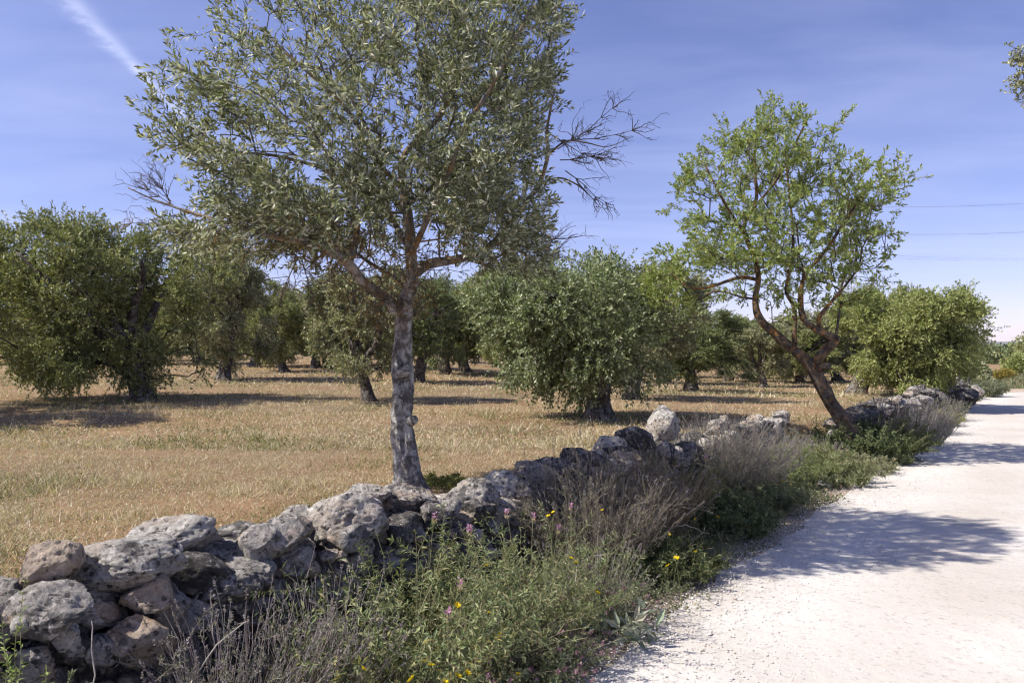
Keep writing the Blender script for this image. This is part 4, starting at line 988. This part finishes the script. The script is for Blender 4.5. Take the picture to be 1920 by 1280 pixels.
def field_grass():
    r = rg(400); g = Geo()
    for (n, d0, d1, hh, ww) in ((230000, 3.6, 10.5, .055, .0034), (170000, 9.5, 24, .075, .0068), (90000, 22, 60, .10, .017)):
        u = r.random(n); d = d0 * (d1 / d0) ** u; px = r.uniform(-260, 2150, n)
        x = (px - CX) / FPX * d; s = s_of(x, d)
        k = s > wall_s(d) + .10 + .1 * r.random(n); k |= (d > 11.4) & (d < 13) & (s > .9)
        x, d = x[k], d[k]; z = ground_z(x, d); m = len(x)
        cl = vnoise(x * 5, d * 5, 21) * .6 + vnoise(x * 1.3, d * 1.3, 22) * .4
        keep = r.random(m) < (.25 + 1.1 * cl) * (.35 + .65 * sstep(.22, .42, vnoise(x * .55, d * .55, 24))); x, d, z, cl = x[keep], d[keep], z[keep], cl[keep]; m = len(x)
        gn = sstep(.56, .80, vnoise(x * .7 + 3, d * .7, 31)) * .6 + .8 * np.exp(-np.maximum(s_of(x, d) - wall_s(d), 0) / .55)
        gn = np.minimum(gn + .25 * sstep(16, 30, d) * (x > 1), .85)
        c = palette(r, m, TAN, .2, [4, 4, 3, 2.2, 1.9, 1.0]); gr = palette(r, m, [(0.17, 0.19, 0.065), (0.24, 0.245, 0.09), (0.12, 0.145, 0.05)], .2)
        isg = (r.random(m) < gn * .75)[:, None]; c = np.where(isg, gr, c)
        h = hh * r.uniform(.4, 1.2, m) * (.55 + .9 * cl) * (1 + 1.3 * sstep(.66, .84, vnoise(x * 2.1 + 9, d * 2.1, 26)))
        blades(g, r, x, d, z, h, ww * r.uniform(.6, 1.3, m), r.uniform(.3, 2.6, m), c)
        # small dry leaves and seed heads on the stalks
        q = r.random(m) < .22; b_ = np.stack([x[q], d[q], z[q] + h[q] * r.uniform(.5, 1.0, q.sum())], 1)
        leaves(g, b_, r.normal(0, 1, b_.shape) + [0, 0, .3], r.normal(0, 1, b_.shape), hh * .34 * r.uniform(.5, 1.3, q.sum()), ww * 1.5, c[q] * r.uniform(.82, 1.12, (q.sum(), 1)))
    tag(obj('dry_grass', g.mesh('dry_grass'), M_GRASS), 'short dry tan grass and herbs covering the orchard field', 'grass', None, 'stuff')
field_grass()
GREYG = [(0.20, 0.22, 0.12), (0.15, 0.18, 0.085), (0.26, 0.265, 0.16), (0.115, 0.14, 0.06), (0.33, 0.27, 0.16)]
def verge_cover():
    r = rg(410); g = Geo()
    for (n, d0, d1, hh, ww) in ((75000, 2.4, 9.5, .085, .0030), (45000, 8.5, 24, .14, .007), (20000, 20, 40, .20, .018)):
        d = d0 * (d1 / d0) ** r.random(n); s = r.uniform(-.12, 1.6, n); x = edge_x(d) - s / COSR
        dens = sstep(-.10, .55, s + .55 * (vnoise(x * 2.3, d * 2.3, 41) - .5)) ; dens *= .35 + .9 * vnoise(x * 3.1, d * 3.1, 42)
        k = (r.random(n) < dens) & (s < wall_s(d) + .05); x, d, s = x[k], d[k], s[k]; m = len(x); z = ground_z(x, d)
        h = hh * r.uniform(.3, 1.3, m) * (.35 + 1.0 * sstep(0, .8, s)); c = palette(r, m, GREYG, .25, [3, 3, 2, 2, 1.6])
        blades(g, r, x, d, z, h, ww * r.uniform(.6, 1.3, m), r.uniform(.1, 1.0, m), c)
        q = r.random(m) < .8; b_ = np.stack([x[q], d[q], z[q] + h[q] * r.uniform(.3, 1.0, q.sum())], 1)
        leaves(g, b_, r.normal(0, 1, b_.shape) + [0, 0, .4], r.normal(0, 1, b_.shape) + [0, 0, 1], hh * .32, ww * 2.2, c[q])
    # bank across the bend
    n = 26000; d = r.uniform(37.5, 60, n); px = r.uniform(1780, 2100, n); x = (px - CX) / FPX * d
    k = s_of(x, d) < .6; x, d = x[k], d[k]; m = len(x)
    blades(g, r, x, d, ground_z(x, d), .22 * r.uniform(.3, 1.2, m), np.full(m, .02), r.uniform(.1, .9, m), palette(r, m, GREYG, .2))
    tag(obj('verge_weeds', g.mesh('verge_weeds'), M_HERB), 'low grey green weeds covering the verge between wall and road', 'weeds', None, 'stuff')
verge_cover()
def road_gravel():
    r = rg(420); n = 15000
    d = 3.3 * (20 / 3.3) ** r.random(n); s = -np.abs(r.normal(0, 1.6, n)) + .12; e = r.random(n) < .35; s[e] = r.normal(-.02, .16, e.sum())
    x = edge_x(d) - s / COSR; z = ground_z(x, d) + .02
    rad = r.uniform(.0025, .007, n) * (1 + .03 * d) * (1 + .9 * (r.random(n) < .04))
    oc = np.array([[1, 0, 0], [-1, 0, 0], [0, 1, 0], [0, -1, 0], [0, 0, 1], [0, 0, -1]], float)
    V = np.stack([x, d, z], 1)[:, None] + oc[None] * rad[:, None, None] * r.uniform(.6, 1.3, (n, 6, 1)) * np.array([1, 1, .7])
    f = np.array([[0, 2, 4], [2, 1, 4], [1, 3, 4], [3, 0, 4], [2, 0, 5], [1, 2, 5], [3, 1, 5], [0, 3, 5]])
    F = (np.arange(n)[:, None, None] * 6 + f[None]).reshape(-1, 3)
    g = Geo(); g.add(V.reshape(-1, 3), [F], np.repeat(palette(r, n, [(0.66, 0.60, 0.53), (0.72, 0.68, 0.62), (0.5, 0.44, 0.38), (0.36, 0.31, 0.27)], .1, [4, 4, 2, .5]), 6, axis=0))
    # rest on the road surface
    me = g.mesh('gravel'); tag(obj('gravel', me, M_PEBBLE), 'loose pale gravel scattered along the road', 'gravel', None, 'stuff')
road_gravel()

# ------------------------------------------------------------------ plants of the verge
def herb(name, label, cat, px, d, n, R_, H, lean=.5, bend=(0, 0), leaf=(.03, .004), per=10, span=(.1, .95), cols=GREYG, stem=(0.2, .17, .12), sr=.0018, up=.5, head=None, group=None, seed=0, side=None, droop=.15, spread=1.0, x=None, base_z=None, branch=0):
    r = rg(seed or int(px * 7 + d * 100)); x0 = (px - CX) / FPX * d if x is None else x
    z0 = gz(x0, d) if base_z is None else base_z
    root = empty(name, (x0, d, z0 - .01), label, cat, group)
    a = r.uniform(0, 2 * np.pi, n); q = np.sqrt(r.random(n)); B = np.stack([R_ * q * np.cos(a), R_ * q * np.sin(a), 0 * a], 1) * .75
    dr = norm(np.stack([np.cos(a) * q * lean + bend[0], np.sin(a) * q * lean + bend[1], np.ones(n)], 1) + r.normal(0, .13, (n, 3)))
    Ls = H * r.uniform(.5, 1.05, n) * (1 - .25 * q); k = 6; u = np.linspace(0, 1, k)
    PT = B[:, None] + dr[:, None] * (Ls[:, None] * u)[:, :, None]
    o = np.stack([np.cos(a), np.sin(a), 0 * a], 1)
    PT += o[:, None] * (droop * Ls[:, None] * u[None] ** 2)[:, :, None] - np.array([0, 0, 1.0]) * (droop * .7 * Ls[:, None] * u[None] ** 2)[:, :, None] + r.normal(0, .012, (n, k, 3)) * H * u[None, :, None]
    if branch:
        i = r.integers(0, n, n * branch); j = r.integers(2, 5, n * branch); b0 = PT[i, j]
        d2 = norm(norm(PT[i, j + 1] - PT[i, j]) + r.normal(0, .5, (len(i), 3))); l2 = Ls[i] * r.uniform(.15, .4, len(i))
        P2 = b0[:, None] + d2[:, None] * (l2[:, None] * u)[:, :, None] + r.normal(0, .01, (len(i), k, 3)) * H * u[None, :, None]
        PT = np.concatenate([PT, P2])
    nn = len(PT); gs = Geo(); stems(gs, PT, np.full(nn, sr), np.full(nn, sr * .5), palette(r, nn, [stem], .3))
    st = obj('stems', gs.mesh('stems', True), M_STEM, root)
    if nn > 1: st['kind'] = 'stuff'
    if per:
        g = Geo(); t = r.uniform(span[0], span[1], (nn, per)) * (k - 1); i0 = np.minimum(t.astype(int), k - 2); f = (t - i0)[..., None]
        row = np.arange(nn)[:, None]; pos = PT[row, i0] * (1 - f) + PT[row, i0 + 1] * f; tg = norm(PT[row, i0 + 1] - PT[row, i0])
        pos = pos.reshape(-1, 3); tg = tg.reshape(-1, 3); m = len(pos)
        v = norm(np.cross(tg, r.normal(0, 1, (m, 3)))); ld = norm(tg * up + v * spread + r.normal(0, .2, (m, 3)))
        leaves(g, pos, ld, norm(np.cross(ld, np.cross(tg, ld)) + r.normal(0, .3, (m, 3))), leaf[0] * r.uniform(.55, 1.25, m), leaf[1] * r.uniform(.7, 1.2, m), palette(r, m, cols, .25), .3, .12)
        c = obj('leaves', g.mesh('leaves'), M_HERB, root); c['kind'] = 'stuff'
    if head:
        sel = np.nonzero(r.random(nn) < head['frac'])[0]; e = PT[sel, -1]; ax = norm(PT[sel, -1] - PT[sel, -2]); m = head['n']
        b_ = np.repeat(e, m, 0) - np.repeat(ax, m, 0) * (r.random((len(e) * m, 1)) * head.get('len', .02)); dv = norm(r.normal(0, 1, b_.shape) + np.repeat(ax, m, 0) * head.get('fwd', .8))
        g = Geo(); leaves(g, b_, dv, r.normal(0, 1, b_.shape), head['L'] * r.uniform(.7, 1.2, len(b_)), head['W'], palette(r, len(b_), head['cols'], .2), .3)
        if head.get('len', .02) >= 0:
            c = obj('flower_heads', g.mesh('flower_heads'), M_PETAL, root); c['kind'] = 'stuff'
    return root
LAVC = [(0.24, 0.245, 0.18), (0.18, 0.185, 0.125), (0.30, 0.29, 0.235)]
LAVH = dict(frac=.6, n=16, L=.011, W=.003, len=.035, fwd=.9, cols=[(0.25, 0.215, 0.22), (0.20, 0.17, 0.165), (0.31, 0.28, 0.27)])
LSTEM = (0.31, 0.27, 0.235)
def lav(label, px, d, n, R_, H, **kw):
    a = dict(lean=.55, leaf=(.024, .0022), per=14, span=(.05, .55), cols=LAVC, stem=LSTEM, sr=.0019, up=.9, head=LAVH, group='lavender bushes along the wall', droop=.02, spread=.8); a.update(kw)
    return herb('lavender_bush', label, 'lavender', px, d, n, R_, H, **a)
lav('dry grey lavender with upright stalks in front of the tan wall stones', 455, 3.12, 190, .24, .68, bend=(.1, 0), branch=1, stem=(0.27, .23, .215))
lav('dry lavender stalks below the big pale boulder of the wall', 610, 3.45, 170, .24, .66, branch=1, stem=(0.27, .23, .215))
lav('short dry lavender tangle at the bottom edge under the tan stones', 380, 2.95, 110, .2, .42, branch=1, stem=(0.25, .215, .20))
lav('large brown grey lavender against the dark middle of the wall', 1105, 5.75, 420, .48, .86, cols=[(0.22, .205, .15), (0.17, .16, .11), (0.28, .25, .20)], sr=.0017, per=26, span=(.1, .9), branch=2, stem=(0.26, .215, .18))
lav('grey green lavender at the wall foot before the brown one', 1105, 4.75, 130, .26, .62, per=34, leaf=(.026, .0028), span=(.15, .95), cols=[(0.25, .27, .17), (0.19, .22, .12)])
lav('reddish brown lavender beneath the standing pale stone', 1195, 6.5, 330, .42, .86, cols=[(0.18, .17, .10), (0.23, .19, .12)], stem=(0.24, .17, .13), sr=.0018, per=26, span=(.1, .9), branch=2)
lav('dead grey brush sweeping over the end of the near wall', 1360, 8.6, 520, .56, .92, bend=(.3, 0), per=14, span=(.1, .9), stem=(0.25, .215, .19), sr=.0021, branch=2)
lav('pale lavender behind the wall end with thin upright stalks', 1330, 10.4, 150, .5, .50, per=5, x=2.7, base_z=.45, stem=(0.36, .33, .30), sr=.0022, lean=.5)
lav('grey lavender shrub beyond the almond trunk by the road', 1706, 14.2, 380, .66, .92, sr=.004, leaf=(.045, .006), per=16, span=(.1, .8), cols=[(0.27, .265, .21), (0.22, .215, .16)], stem=(0.28, .25, .24))
lav('grey purple scrub in front of the pale stones of the far wall', 1722, 16.2, 330, .8, .78, sr=.004, leaf=(.05, .007), per=16, span=(.1, .9), cols=[(0.26, .25, .20), (0.21, .205, .155)], stem=(0.27, .24, .23))
lav('grey purple scrub before the darkest stones of the far wall', 1752, 19.5, 300, .8, .72, sr=.005, leaf=(.06, .009), per=16, span=(.1, .9), cols=[(0.25, .25, .18), (0.20, .205, .14)], stem=(0.27, .24, .23))
lav('dry pale brush burying the last stones of the near wall', 1435, 10.3, 320, .55, .66, per=10, span=(.1, .9), stem=(0.31, .275, .245), sr=.0024, branch=2)
lav('thin dark twiggy brush rising over the far wall', 1665, 13.6, 90, .35, 1.15, per=4, sr=.004, stem=(0.15, .12, .11), lean=.7, branch=2)
lav('low purple grey lavender in the wall gap', 1515, 11.3, 230, .5, .42, sr=.003, leaf=(.035, .004))
SAGE = [(0.21, 0.245, 0.115), (0.27, 0.295, 0.155), (0.155, 0.19, 0.08), (0.34, 0.33, 0.17)]
def sage(label, px, d, n, R_, H, **kw):
    a = dict(lean=.8, leaf=(.042, .0055), per=22, span=(.15, 1.0), cols=SAGE, stem=(0.21, .20, .11), sr=.002, up=.5, droop=.18, group='leafy herbs on the verge', branch=1); a.update(kw)
    return herb('leafy_herb', label, 'herb', px, d, n, R_, H, **a)
sage('big leafy grey green herb below the boulder and white stone of the wall', 775, 3.75, 130, .36, .90)
sage('lower leafy herb with yellowing leaves at the bottom edge of the picture', 725, 3.2, 90, .28, .55, cols=SAGE + [(0.42, .36, .12)])
sage('fine leaved pale green herb under the long pale wall stone', 985, 4.45, 150, .34, .82, leaf=(.034, .0042), per=26)
sage('leafy herb with narrow leaves between the white wall stone and the yellow flowers', 880, 4.05, 110, .30, .78, leaf=(.038, .005))
sage('dense pale herb mound beside the pink clover', 985, 3.95, 90, .24, .44, leaf=(.022, .006), per=24, cols=[(0.30, .325, .18), (0.24, .27, .14)])
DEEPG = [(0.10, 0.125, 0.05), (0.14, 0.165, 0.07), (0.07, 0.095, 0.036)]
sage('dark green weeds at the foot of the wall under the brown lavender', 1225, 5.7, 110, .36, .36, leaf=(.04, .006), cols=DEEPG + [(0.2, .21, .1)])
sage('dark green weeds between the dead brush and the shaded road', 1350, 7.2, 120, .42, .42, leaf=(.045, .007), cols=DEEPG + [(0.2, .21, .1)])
sage('greenish orange heath like herb under the pair of dark top stones', 1262, 7.2, 170, .30, .78, lean=.35, leaf=(.022, .0025), per=30, cols=[(0.16, .165, .06), (0.22, .16, .07), (0.12, .145, .05)])
sage('bright green feathery weed at the end of the near wall', 1462, 9.6, 110, .42, .62, leaf=(.05, .006), cols=[(0.21, .255, .10), (0.27, .30, .13), (0.17, .21, .08)])
sage('sunlit pale weeds along the road edge beyond the near wall', 1560, 9.9, 150, .50, .34, leaf=(.05, .007), cols=[(0.25, .275, .14), (0.20, .23, .11), (0.30, .29, .17)])
sage('grassy weeds on the bank below the almond trunk', 1490, 10.6, 150, .55, .42, leaf=(.05, .006), cols=[(0.24, .26, .12), (0.30, .27, .15), (0.19, .22, .09)])
sage('dark leafy shrub at the foot of the almond trunk', 1640, 12.1, 240, .55, .85, leaf=(.05, .011), per=26, cols=DEEPG, sr=.004, lean=.9)
sage('grey weeds on the narrow verge past the dark shrub', 1690, 13.6, 140, .4, .40, leaf=(.06, .008), cols=[(0.24, .25, .17), (0.19, .21, .13)])
sage('greenish yellow weeds at the foot of the far wall', 1752, 18.0, 130, .5, .5, leaf=(.08, .010), cols=[(0.24, .26, .09), (0.19, .22, .09), (0.36, .33, .08)])
sage('grey bush hugging the far end of the far wall', 1836, 30.5, 160, .9, .85, leaf=(.12, .014), sr=.006, cols=[(0.22, .235, .15), (0.17, .19, .11)])
sage('yellow green tuft on the field just behind the wall beside the pale trunk', 812, 6.9, 60, .34, .16, leaf=(.035, .006), cols=[(0.26, .26, .08), (0.20, .22, .07)], base_z=.45)
sage('bright green slender weed rising at the near end of the wall', 24, 2.75, 9, .06, .82, lean=.2, leaf=(.028, .0034), per=60, branch=0, cols=[(0.23, .30, .08), (0.30, .36, .12)], droop=.03)
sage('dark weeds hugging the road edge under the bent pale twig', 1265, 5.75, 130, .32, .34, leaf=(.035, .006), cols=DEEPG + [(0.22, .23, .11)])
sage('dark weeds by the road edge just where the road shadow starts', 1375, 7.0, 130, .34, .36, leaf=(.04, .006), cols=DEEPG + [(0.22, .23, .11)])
sage('tangled grey green weeds below the dead grey brush', 1420, 8.1, 150, .46, .40, leaf=(.045, .006), cols=[(0.18, .20, .10), (0.13, .155, .07), (0.24, .24, .15)])
sage('pale dry weeds on the road side of the loose flat stones', 1610, 10.9, 150, .55, .30, leaf=(.05, .007), cols=[(0.27, .275, .16), (0.21, .23, .12), (0.33, .30, .19)])
sage('upright pale green weeds beside the low lavender in the gap', 1530, 10.2, 130, .45, .50, leaf=(.05, .006), cols=[(0.25, .285, .12), (0.21, .245, .10), (0.32, .31, .17)])
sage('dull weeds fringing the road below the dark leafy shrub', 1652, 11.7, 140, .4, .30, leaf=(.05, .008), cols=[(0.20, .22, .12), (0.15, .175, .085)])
STRAW = [(0.42, .36, .24), (0.34, .28, .18), (0.50, .44, .31)]
lav('bleached grass tuft among the leafy herbs below the white stone', 930, 3.85, 60, .16, .62, cols=STRAW, stem=(0.44, .38, .27), per=5, leaf=(.06, .0022), span=(.1, .8), droop=.35, lean=.9, head=None, group='dry tufts on the verge', sr=.0013)
lav('bleached grass tuft at the bottom edge beside the leafy herb', 690, 3.25, 50, .14, .50, cols=STRAW, stem=(0.44, .38, .27), per=5, leaf=(.06, .0022), span=(.1, .8), droop=.35, lean=.9, head=None, group='dry tufts on the verge', sr=.0013)
lav('dead brown twigs tangled over the pale herb mound', 925, 4.1, 34, .22, .62, cols=[(0.2, .15, .1)], stem=(0.20, .15, .115), per=3, droop=.2, lean=1.1, branch=4, head=None, group='dry tufts on the verge', sr=.0022)
lav('dead brown twigs low in front of the grey lavender stalks', 560, 3.15, 26, .22, .42, cols=[(0.2, .15, .1)], stem=(0.24, .19, .15), per=3, droop=.25, lean=1.3, branch=4, head=None, group='dry tufts on the verge', sr=.0022)
lav('bleached grass tuft on the shaded verge below the reddish lavender', 1235, 5.95, 70, .2, .50, cols=STRAW, stem=(0.40, .34, .24), per=5, leaf=(.06, .0026), span=(.1, .8), droop=.35, lean=.9, head=None, group='dry tufts on the verge', sr=.0015)
herb('thistle_plant', 'whitish broad leaved thistle beside the pink clover in the shade', 'thistle', 1165, 4.5, 9, .10, .34, lean=.8, leaf=(.10, .017), per=7, span=(.2, 1.0), cols=[(0.36, .38, .30), (0.27, .30, .21)], stem=(0.3, .31, .22), sr=.003, up=.7, group=None, droop=.2)
herb('broadleaf_weed', 'dark broad leaved weed at the bottom edge between the flowers', 'weed', 900, 3.35, 16, .18, .26, lean=1.1, leaf=(.085, .017), per=6, span=(.3, 1.0), cols=DEEPG + [(0.17, .2, .09)], stem=(0.16, .17, .08), sr=.0028, up=.6, droop=.25)
herb('broadleaf_weed', 'dark broad leaved weed low under the big leafy herb', 'weed', 815, 3.2, 16, .18, .24, lean=1.1, leaf=(.075, .015), per=6, span=(.3, 1.0), cols=DEEPG + [(0.17, .2, .09)], stem=(0.16, .17, .08), sr=.0028, up=.6, droop=.25)
# thyme-like clover with pink heads
CLV = dict(frac=.6, n=30, L=.014, W=.0032, len=.016, fwd=.35, cols=[(0.38, 0.20, 0.27), (0.46, 0.29, 0.34), (0.31, 0.15, 0.22), (0.44, 0.36, 0.33)])
def clover(label, px, d, n, R_, H, **kw):
    a = dict(lean=1.0, leaf=(.022, .0055), per=14, span=(.1, .95), cols=[(0.17, .195, .10), (0.23, .25, .15), (0.125, .15, .07)], stem=(0.19, .17, .10), sr=.0015, up=.4, head=CLV, group='pink clover patches by the road', droop=.15); a.update(kw)
    return herb('clover_patch', label, 'clover', px, d, n, R_, H, **a)
clover('pink flowered clover patch closest to the bottom edge of the picture', 905, 3.45, 120, .28, .30)
clover('pink flowered clover patch below the pale herb mound', 965, 3.8, 130, .28, .38)
clover('pink flowered clover patch reaching over the road edge', 1035, 4.1, 110, .26, .26)
clover('pink flowered clover patch in the shade nearer the brown lavender', 1120, 4.75, 120, .28, .32)
clover('dim clover patch between the leafy herb and the bottom edge', 815, 3.3, 90, .26, .30)
clover('weedy clover fringe along the shaded road edge', 1215, 5.4, 110, .28, .20, head=None)
clover('weedy clover fringe where the road shadow begins', 1355, 6.9, 110, .32, .22, head=None)
# upright bottle-brush spurge at the near corner
for k, (px, py, hgt) in enumerate([(92, 1180, .34), (112, 1172, .36), (130, 1185, .3), (150, 1160, .36), (165, 1170, .32)]):
    d = 2.72 + .05 * (k % 3); top = P(px, py, d)
    herb('spurge_stem', 'grey green bottlebrush spurge stem, %s of five counted from the left' % ('first', 'second', 'third', 'fourth', 'last')[k], 'spurge', px - 6, d, 1, .004, top[2] - gz(top[0], d), lean=.05, bend=(.06, 0), leaf=(.020, .0034), per=210, span=(.45, 1.0), cols=[(0.24, .265, .17), (0.18, .205, .12), (0.30, .31, .22)], stem=(0.28, .24, .19), sr=.0045, up=1.2, spread=.75, droop=0, group='spurge stems at the near end of the wall', seed=900 + k)
# thin tall weed behind the wall
herb('tall_weed', 'thin bare tall weed standing in the field behind the wall', 'weed', 995, 6.9, 1, .05, .72, lean=.2, leaf=(.05, .004), per=5, branch=0, base_z=.45, cols=[(0.16, .19, .09)], stem=(0.2, .19, .12), sr=.003, seed=950)
# dry arching stalks
for k, (px, py, qx, qy, d, lab) in enumerate([(360, 1275, 470, 1160, 2.9, 'pale dry stalk slanting across the wall before the grey lavender'), (1255, 950, 1325, 952, 6.2, 'bare pale twig lying level in the dark weeds'), (1262, 988, 1318, 998, 5.9, 'bent pale twig above the yellow flowers'), (175, 1290, 172, 1165, 2.8, 'single dry stalk with a frayed head beside the spurge stems'), (1080, 1060, 1150, 1040, 4.4, 'pale broken stalk at the foot of the grey green lavender')]):
    A = P(px, py, d); Bq = P(qx, qy, d + .05); u = np.linspace(0, 1, 8)[:, None]; r = rg(960 + k)
    pt = A * (1 - u) + Bq * u + np.array([0, 0, .03]) * 4 * u * (1 - u) + r.normal(0, .004, (8, 3))
    low = np.array([pt[0, 0] - .02, pt[0, 1] + .02, gz(pt[0, 0], pt[0, 1])])
    pt = np.vstack([low, pt]); g = Geo(); stems(g, pt[None], np.array([.0032]), np.array([.0018]), (0.40, .36, .31), 5)
    tag(obj('dry_stalk', g.mesh('dry_stalk', True), M_STEM), lab, 'stalk', 'dry stalks on the verge')

# flowers: each on its own stem
def make_flower_meshes():
    r = rg(970); heads = []; discs = []
    for k in range(3):
        g = Geo(); n = 34; a = r.uniform(0, 2 * np.pi, n); lay = r.random(n)
        dv = np.stack([np.cos(a), np.sin(a), .15 + .6 * lay], 1)
        leaves(g, np.zeros((n, 3)) + np.array([0, 0, .002]), dv, np.repeat([[0, 0, 1.0]], n, 0), .0165 * (1 - .35 * lay), .0030, palette(r, n, [(0.80, 0.62, 0.02), (0.74, 0.54, 0.015)], .1), .1, -.1)
        m = 12; a = r.uniform(0, 2 * np.pi, m); leaves(g, np.zeros((m, 3)) - [0, 0, .008], np.stack([.55 * np.cos(a), .55 * np.sin(a), np.ones(m)], 1), np.stack([np.cos(a), np.sin(a), 0 * a], 1), .012, .002, palette(r, m, [(0.14, .17, .06)], .1))
        heads.append(g.mesh('flower_head'))
    return heads
YH = make_flower_meshes()
YELLOW = [(1130, 957, 5.0), (1028, 968, 4.5), (1038, 961, 4.55), (1080, 1056, 4.2), (1070, 1047, 4.3), (912, 1061, 3.9), (857, 1135, 3.45), (916, 1150, 3.5), (935, 1192, 3.45), (1120, 1112, 4.0), (1345, 970, 6.3), (1305, 973, 6.2), (1253, 1001, 5.5), (1266, 1045, 5.0), (1272, 1046, 5.05), (1253, 1061, 4.9), (808, 1248, 3.1), (798, 1208, 3.2), (773, 1274, 2.95), (858, 1268, 3.1), (875, 1262, 3.15), (972, 1264, 3.35), (835, 1279, 3.05), (1466, 902, 8.6), (1482, 908, 8.4), (1412, 945, 7.5), (680, 1255, 2.95), (1304, 1035, 5.3)]
YL = ['round yellow flower at the foot of the brown lavender', 'lower of two yellow flowers touching below the long pale wall stone', 'upper of two yellow flowers touching below the long pale wall stone',
    'bright yellow flower at the top of the clover beside the grey green lavender', 'yellow flower hiding just behind the bright one over the clover', 'dim yellow flower inside the narrow leaved herb', 'yellow flower below the brightest pink spike',
    'yellow flower in the dark gap right of the brightest pink spike', 'orange yellow flower above the nearer clover', 'yellow flower among the clover heads near the road', 'yellow flower below the dead grey brush', 'small yellow flower left of the one below the dead brush',
    'yellow flower over the bent pale twig', 'left one of a pair of yellow flowers near the road edge', 'right one of a pair of yellow flowers near the road edge', 'yellow flower just under the pair near the road edge', 'large yellow flower close to the bottom edge below the leafy herb',
    'yellow flower above the large one near the bottom edge', 'leftmost yellow flower cut by the bottom edge', 'left one of two yellow flowers low in the clover', 'right one of two yellow flowers low in the clover', 'lone yellow flower low in the pink clover', 'middle yellow flower cut by the bottom edge',
    'left small yellow flower by the feathery green weed', 'right small yellow flower by the feathery green weed', 'tiny yellow flower at the shaded end of the wall', 'yellow flower beside the dry lavender stalks at the bottom edge', 'tiny yellow flower right of the road edge pair']
for k, (px, py, d) in enumerate(YELLOW):
    r = rg(980 + k); c = P(px, py, d); b_ = np.array([c[0] + r.normal(0, .04), d + r.uniform(.02, .1), 0]); b_[2] = gz(b_[0], b_[1]) - .01
    root = empty('yellow_flower', b_, YL[k], 'flower', 'yellow flowers on the verge')
    u = np.linspace(0, 1, 7)[:, None]; top = c - b_; pt = top * u + np.array([r.normal(0, .03), r.normal(0, .02), 0]) * 4 * u * (1 - u)
    g = Geo(); stems(g, pt[None], np.array([.0016]), np.array([.0012]), (0.19, .21, .09), 4); obj('stem', g.mesh('stem', True), M_STEM, root)
    h = obj('flower_head', YH[k % 3], M_PETAL, root, top); h.rotation_euler = (r.uniform(.2, 1.0), r.uniform(-.4, .4), r.uniform(0, 6)); s = r.uniform(1.0, 1.4); h.scale = (s, s, s)
PINK = [(862, 1085, 3.45), (880, 985, 3.75), (815, 962, 3.9), (950, 955, 4.3), (1000, 962, 4.4), (1047, 985, 4.5), (1070, 944, 5.0), (1323, 853, 7.8), (840, 1140, 3.3)]
PINKL = ['brightest pink flower spike in the middle of the big leafy herb', 'fading pink flower spike before the rounded grey wall stone', 'small pink flower spike over the white wall stone',
    'pink flower spike at the base of the long pale wall stone', 'pink flower spike beside the paired yellow flowers', 'pink flower spike at the foot of the brown lavender', 'highest pink flower spike against the brown lavender',
    'lone pink flower spike on the dark stones of the wall end', 'dull pink flower spike just above a yellow flower in the leafy herb']
for k, (px, py, d) in enumerate(PINK):
    r = rg(1020 + k); c = P(px, py, d); b_ = np.array([c[0] + r.normal(0, .04), d + .05, 0]); b_[2] = gz(b_[0], b_[1]) - .01
    root = empty('pink_flower', b_, PINKL[k], 'flower', 'pink flower spikes on the verge')
    top = c - b_; u = np.linspace(0, 1, 7)[:, None]; pt = top * u + np.array([r.normal(0, .03), 0, 0]) * 4 * u * (1 - u)
    g = Geo(); stems(g, pt[None], np.array([.0022]), np.array([.0016]), (0.24, .22, .12), 4); obj('stem', g.mesh('stem', True), M_STEM, root)
    g = Geo(); n = 34; t = r.random(n); a = r.uniform(0, 6.28, n); pos = top + np.stack([.004 * np.cos(a), .004 * np.sin(a), -.055 * t], 1)
    cc = np.where((t > .55)[:, None], palette(r, n, [(0.46, .36, .24), (0.5, .42, .32)]), palette(r, n, [(0.56, .27, .47), (0.60, .36, .52)]))
    leaves(g, pos, np.stack([np.cos(a), np.sin(a), .9 + 0 * a], 1), np.stack([0 * a, 0 * a, 1 + 0 * a], 1) + r.normal(0, .3, (n, 3)), .017, .0045, cc, .4)
    h = obj('flower_spike', g.mesh('flower_spike'), M_PETAL, root)

# ------------------------------------------------------------------ the air
def build_haze():
    x0, x1, y0, y1, z0, z1 = -2900, 2900, -120, 2800, -2.0, 60.0
    V = np.array([(x, y, z) for z in (z0, z1) for y in (y0, y1) for x in (x0, x1)])
    F = np.array([[0, 2, 3, 1], [4, 5, 7, 6], [0, 1, 5, 4], [2, 6, 7, 3], [0, 4, 6, 2], [1, 3, 7, 5]])
    m = bpy.data.materials.new('haze'); m.use_nodes = True; nt = m.node_tree; nt.nodes.clear()
    out = nt.nodes.new('ShaderNodeOutputMaterial'); pv = nt.nodes.new('ShaderNodeVolumePrincipled')
    pv.inputs['Color'].default_value = (0.70, 0.80, 1.0, 1); pv.inputs['Density'].default_value = 0.00011; pv.inputs['Anisotropy'].default_value = 0.2
    nt.links.new(pv.outputs[0], out.inputs['Volume'])
    tag(obj('haze', mesh_np('haze', V, [F]), m), 'thin pale air haze over the land', 'haze', None, 'stuff')
build_haze()
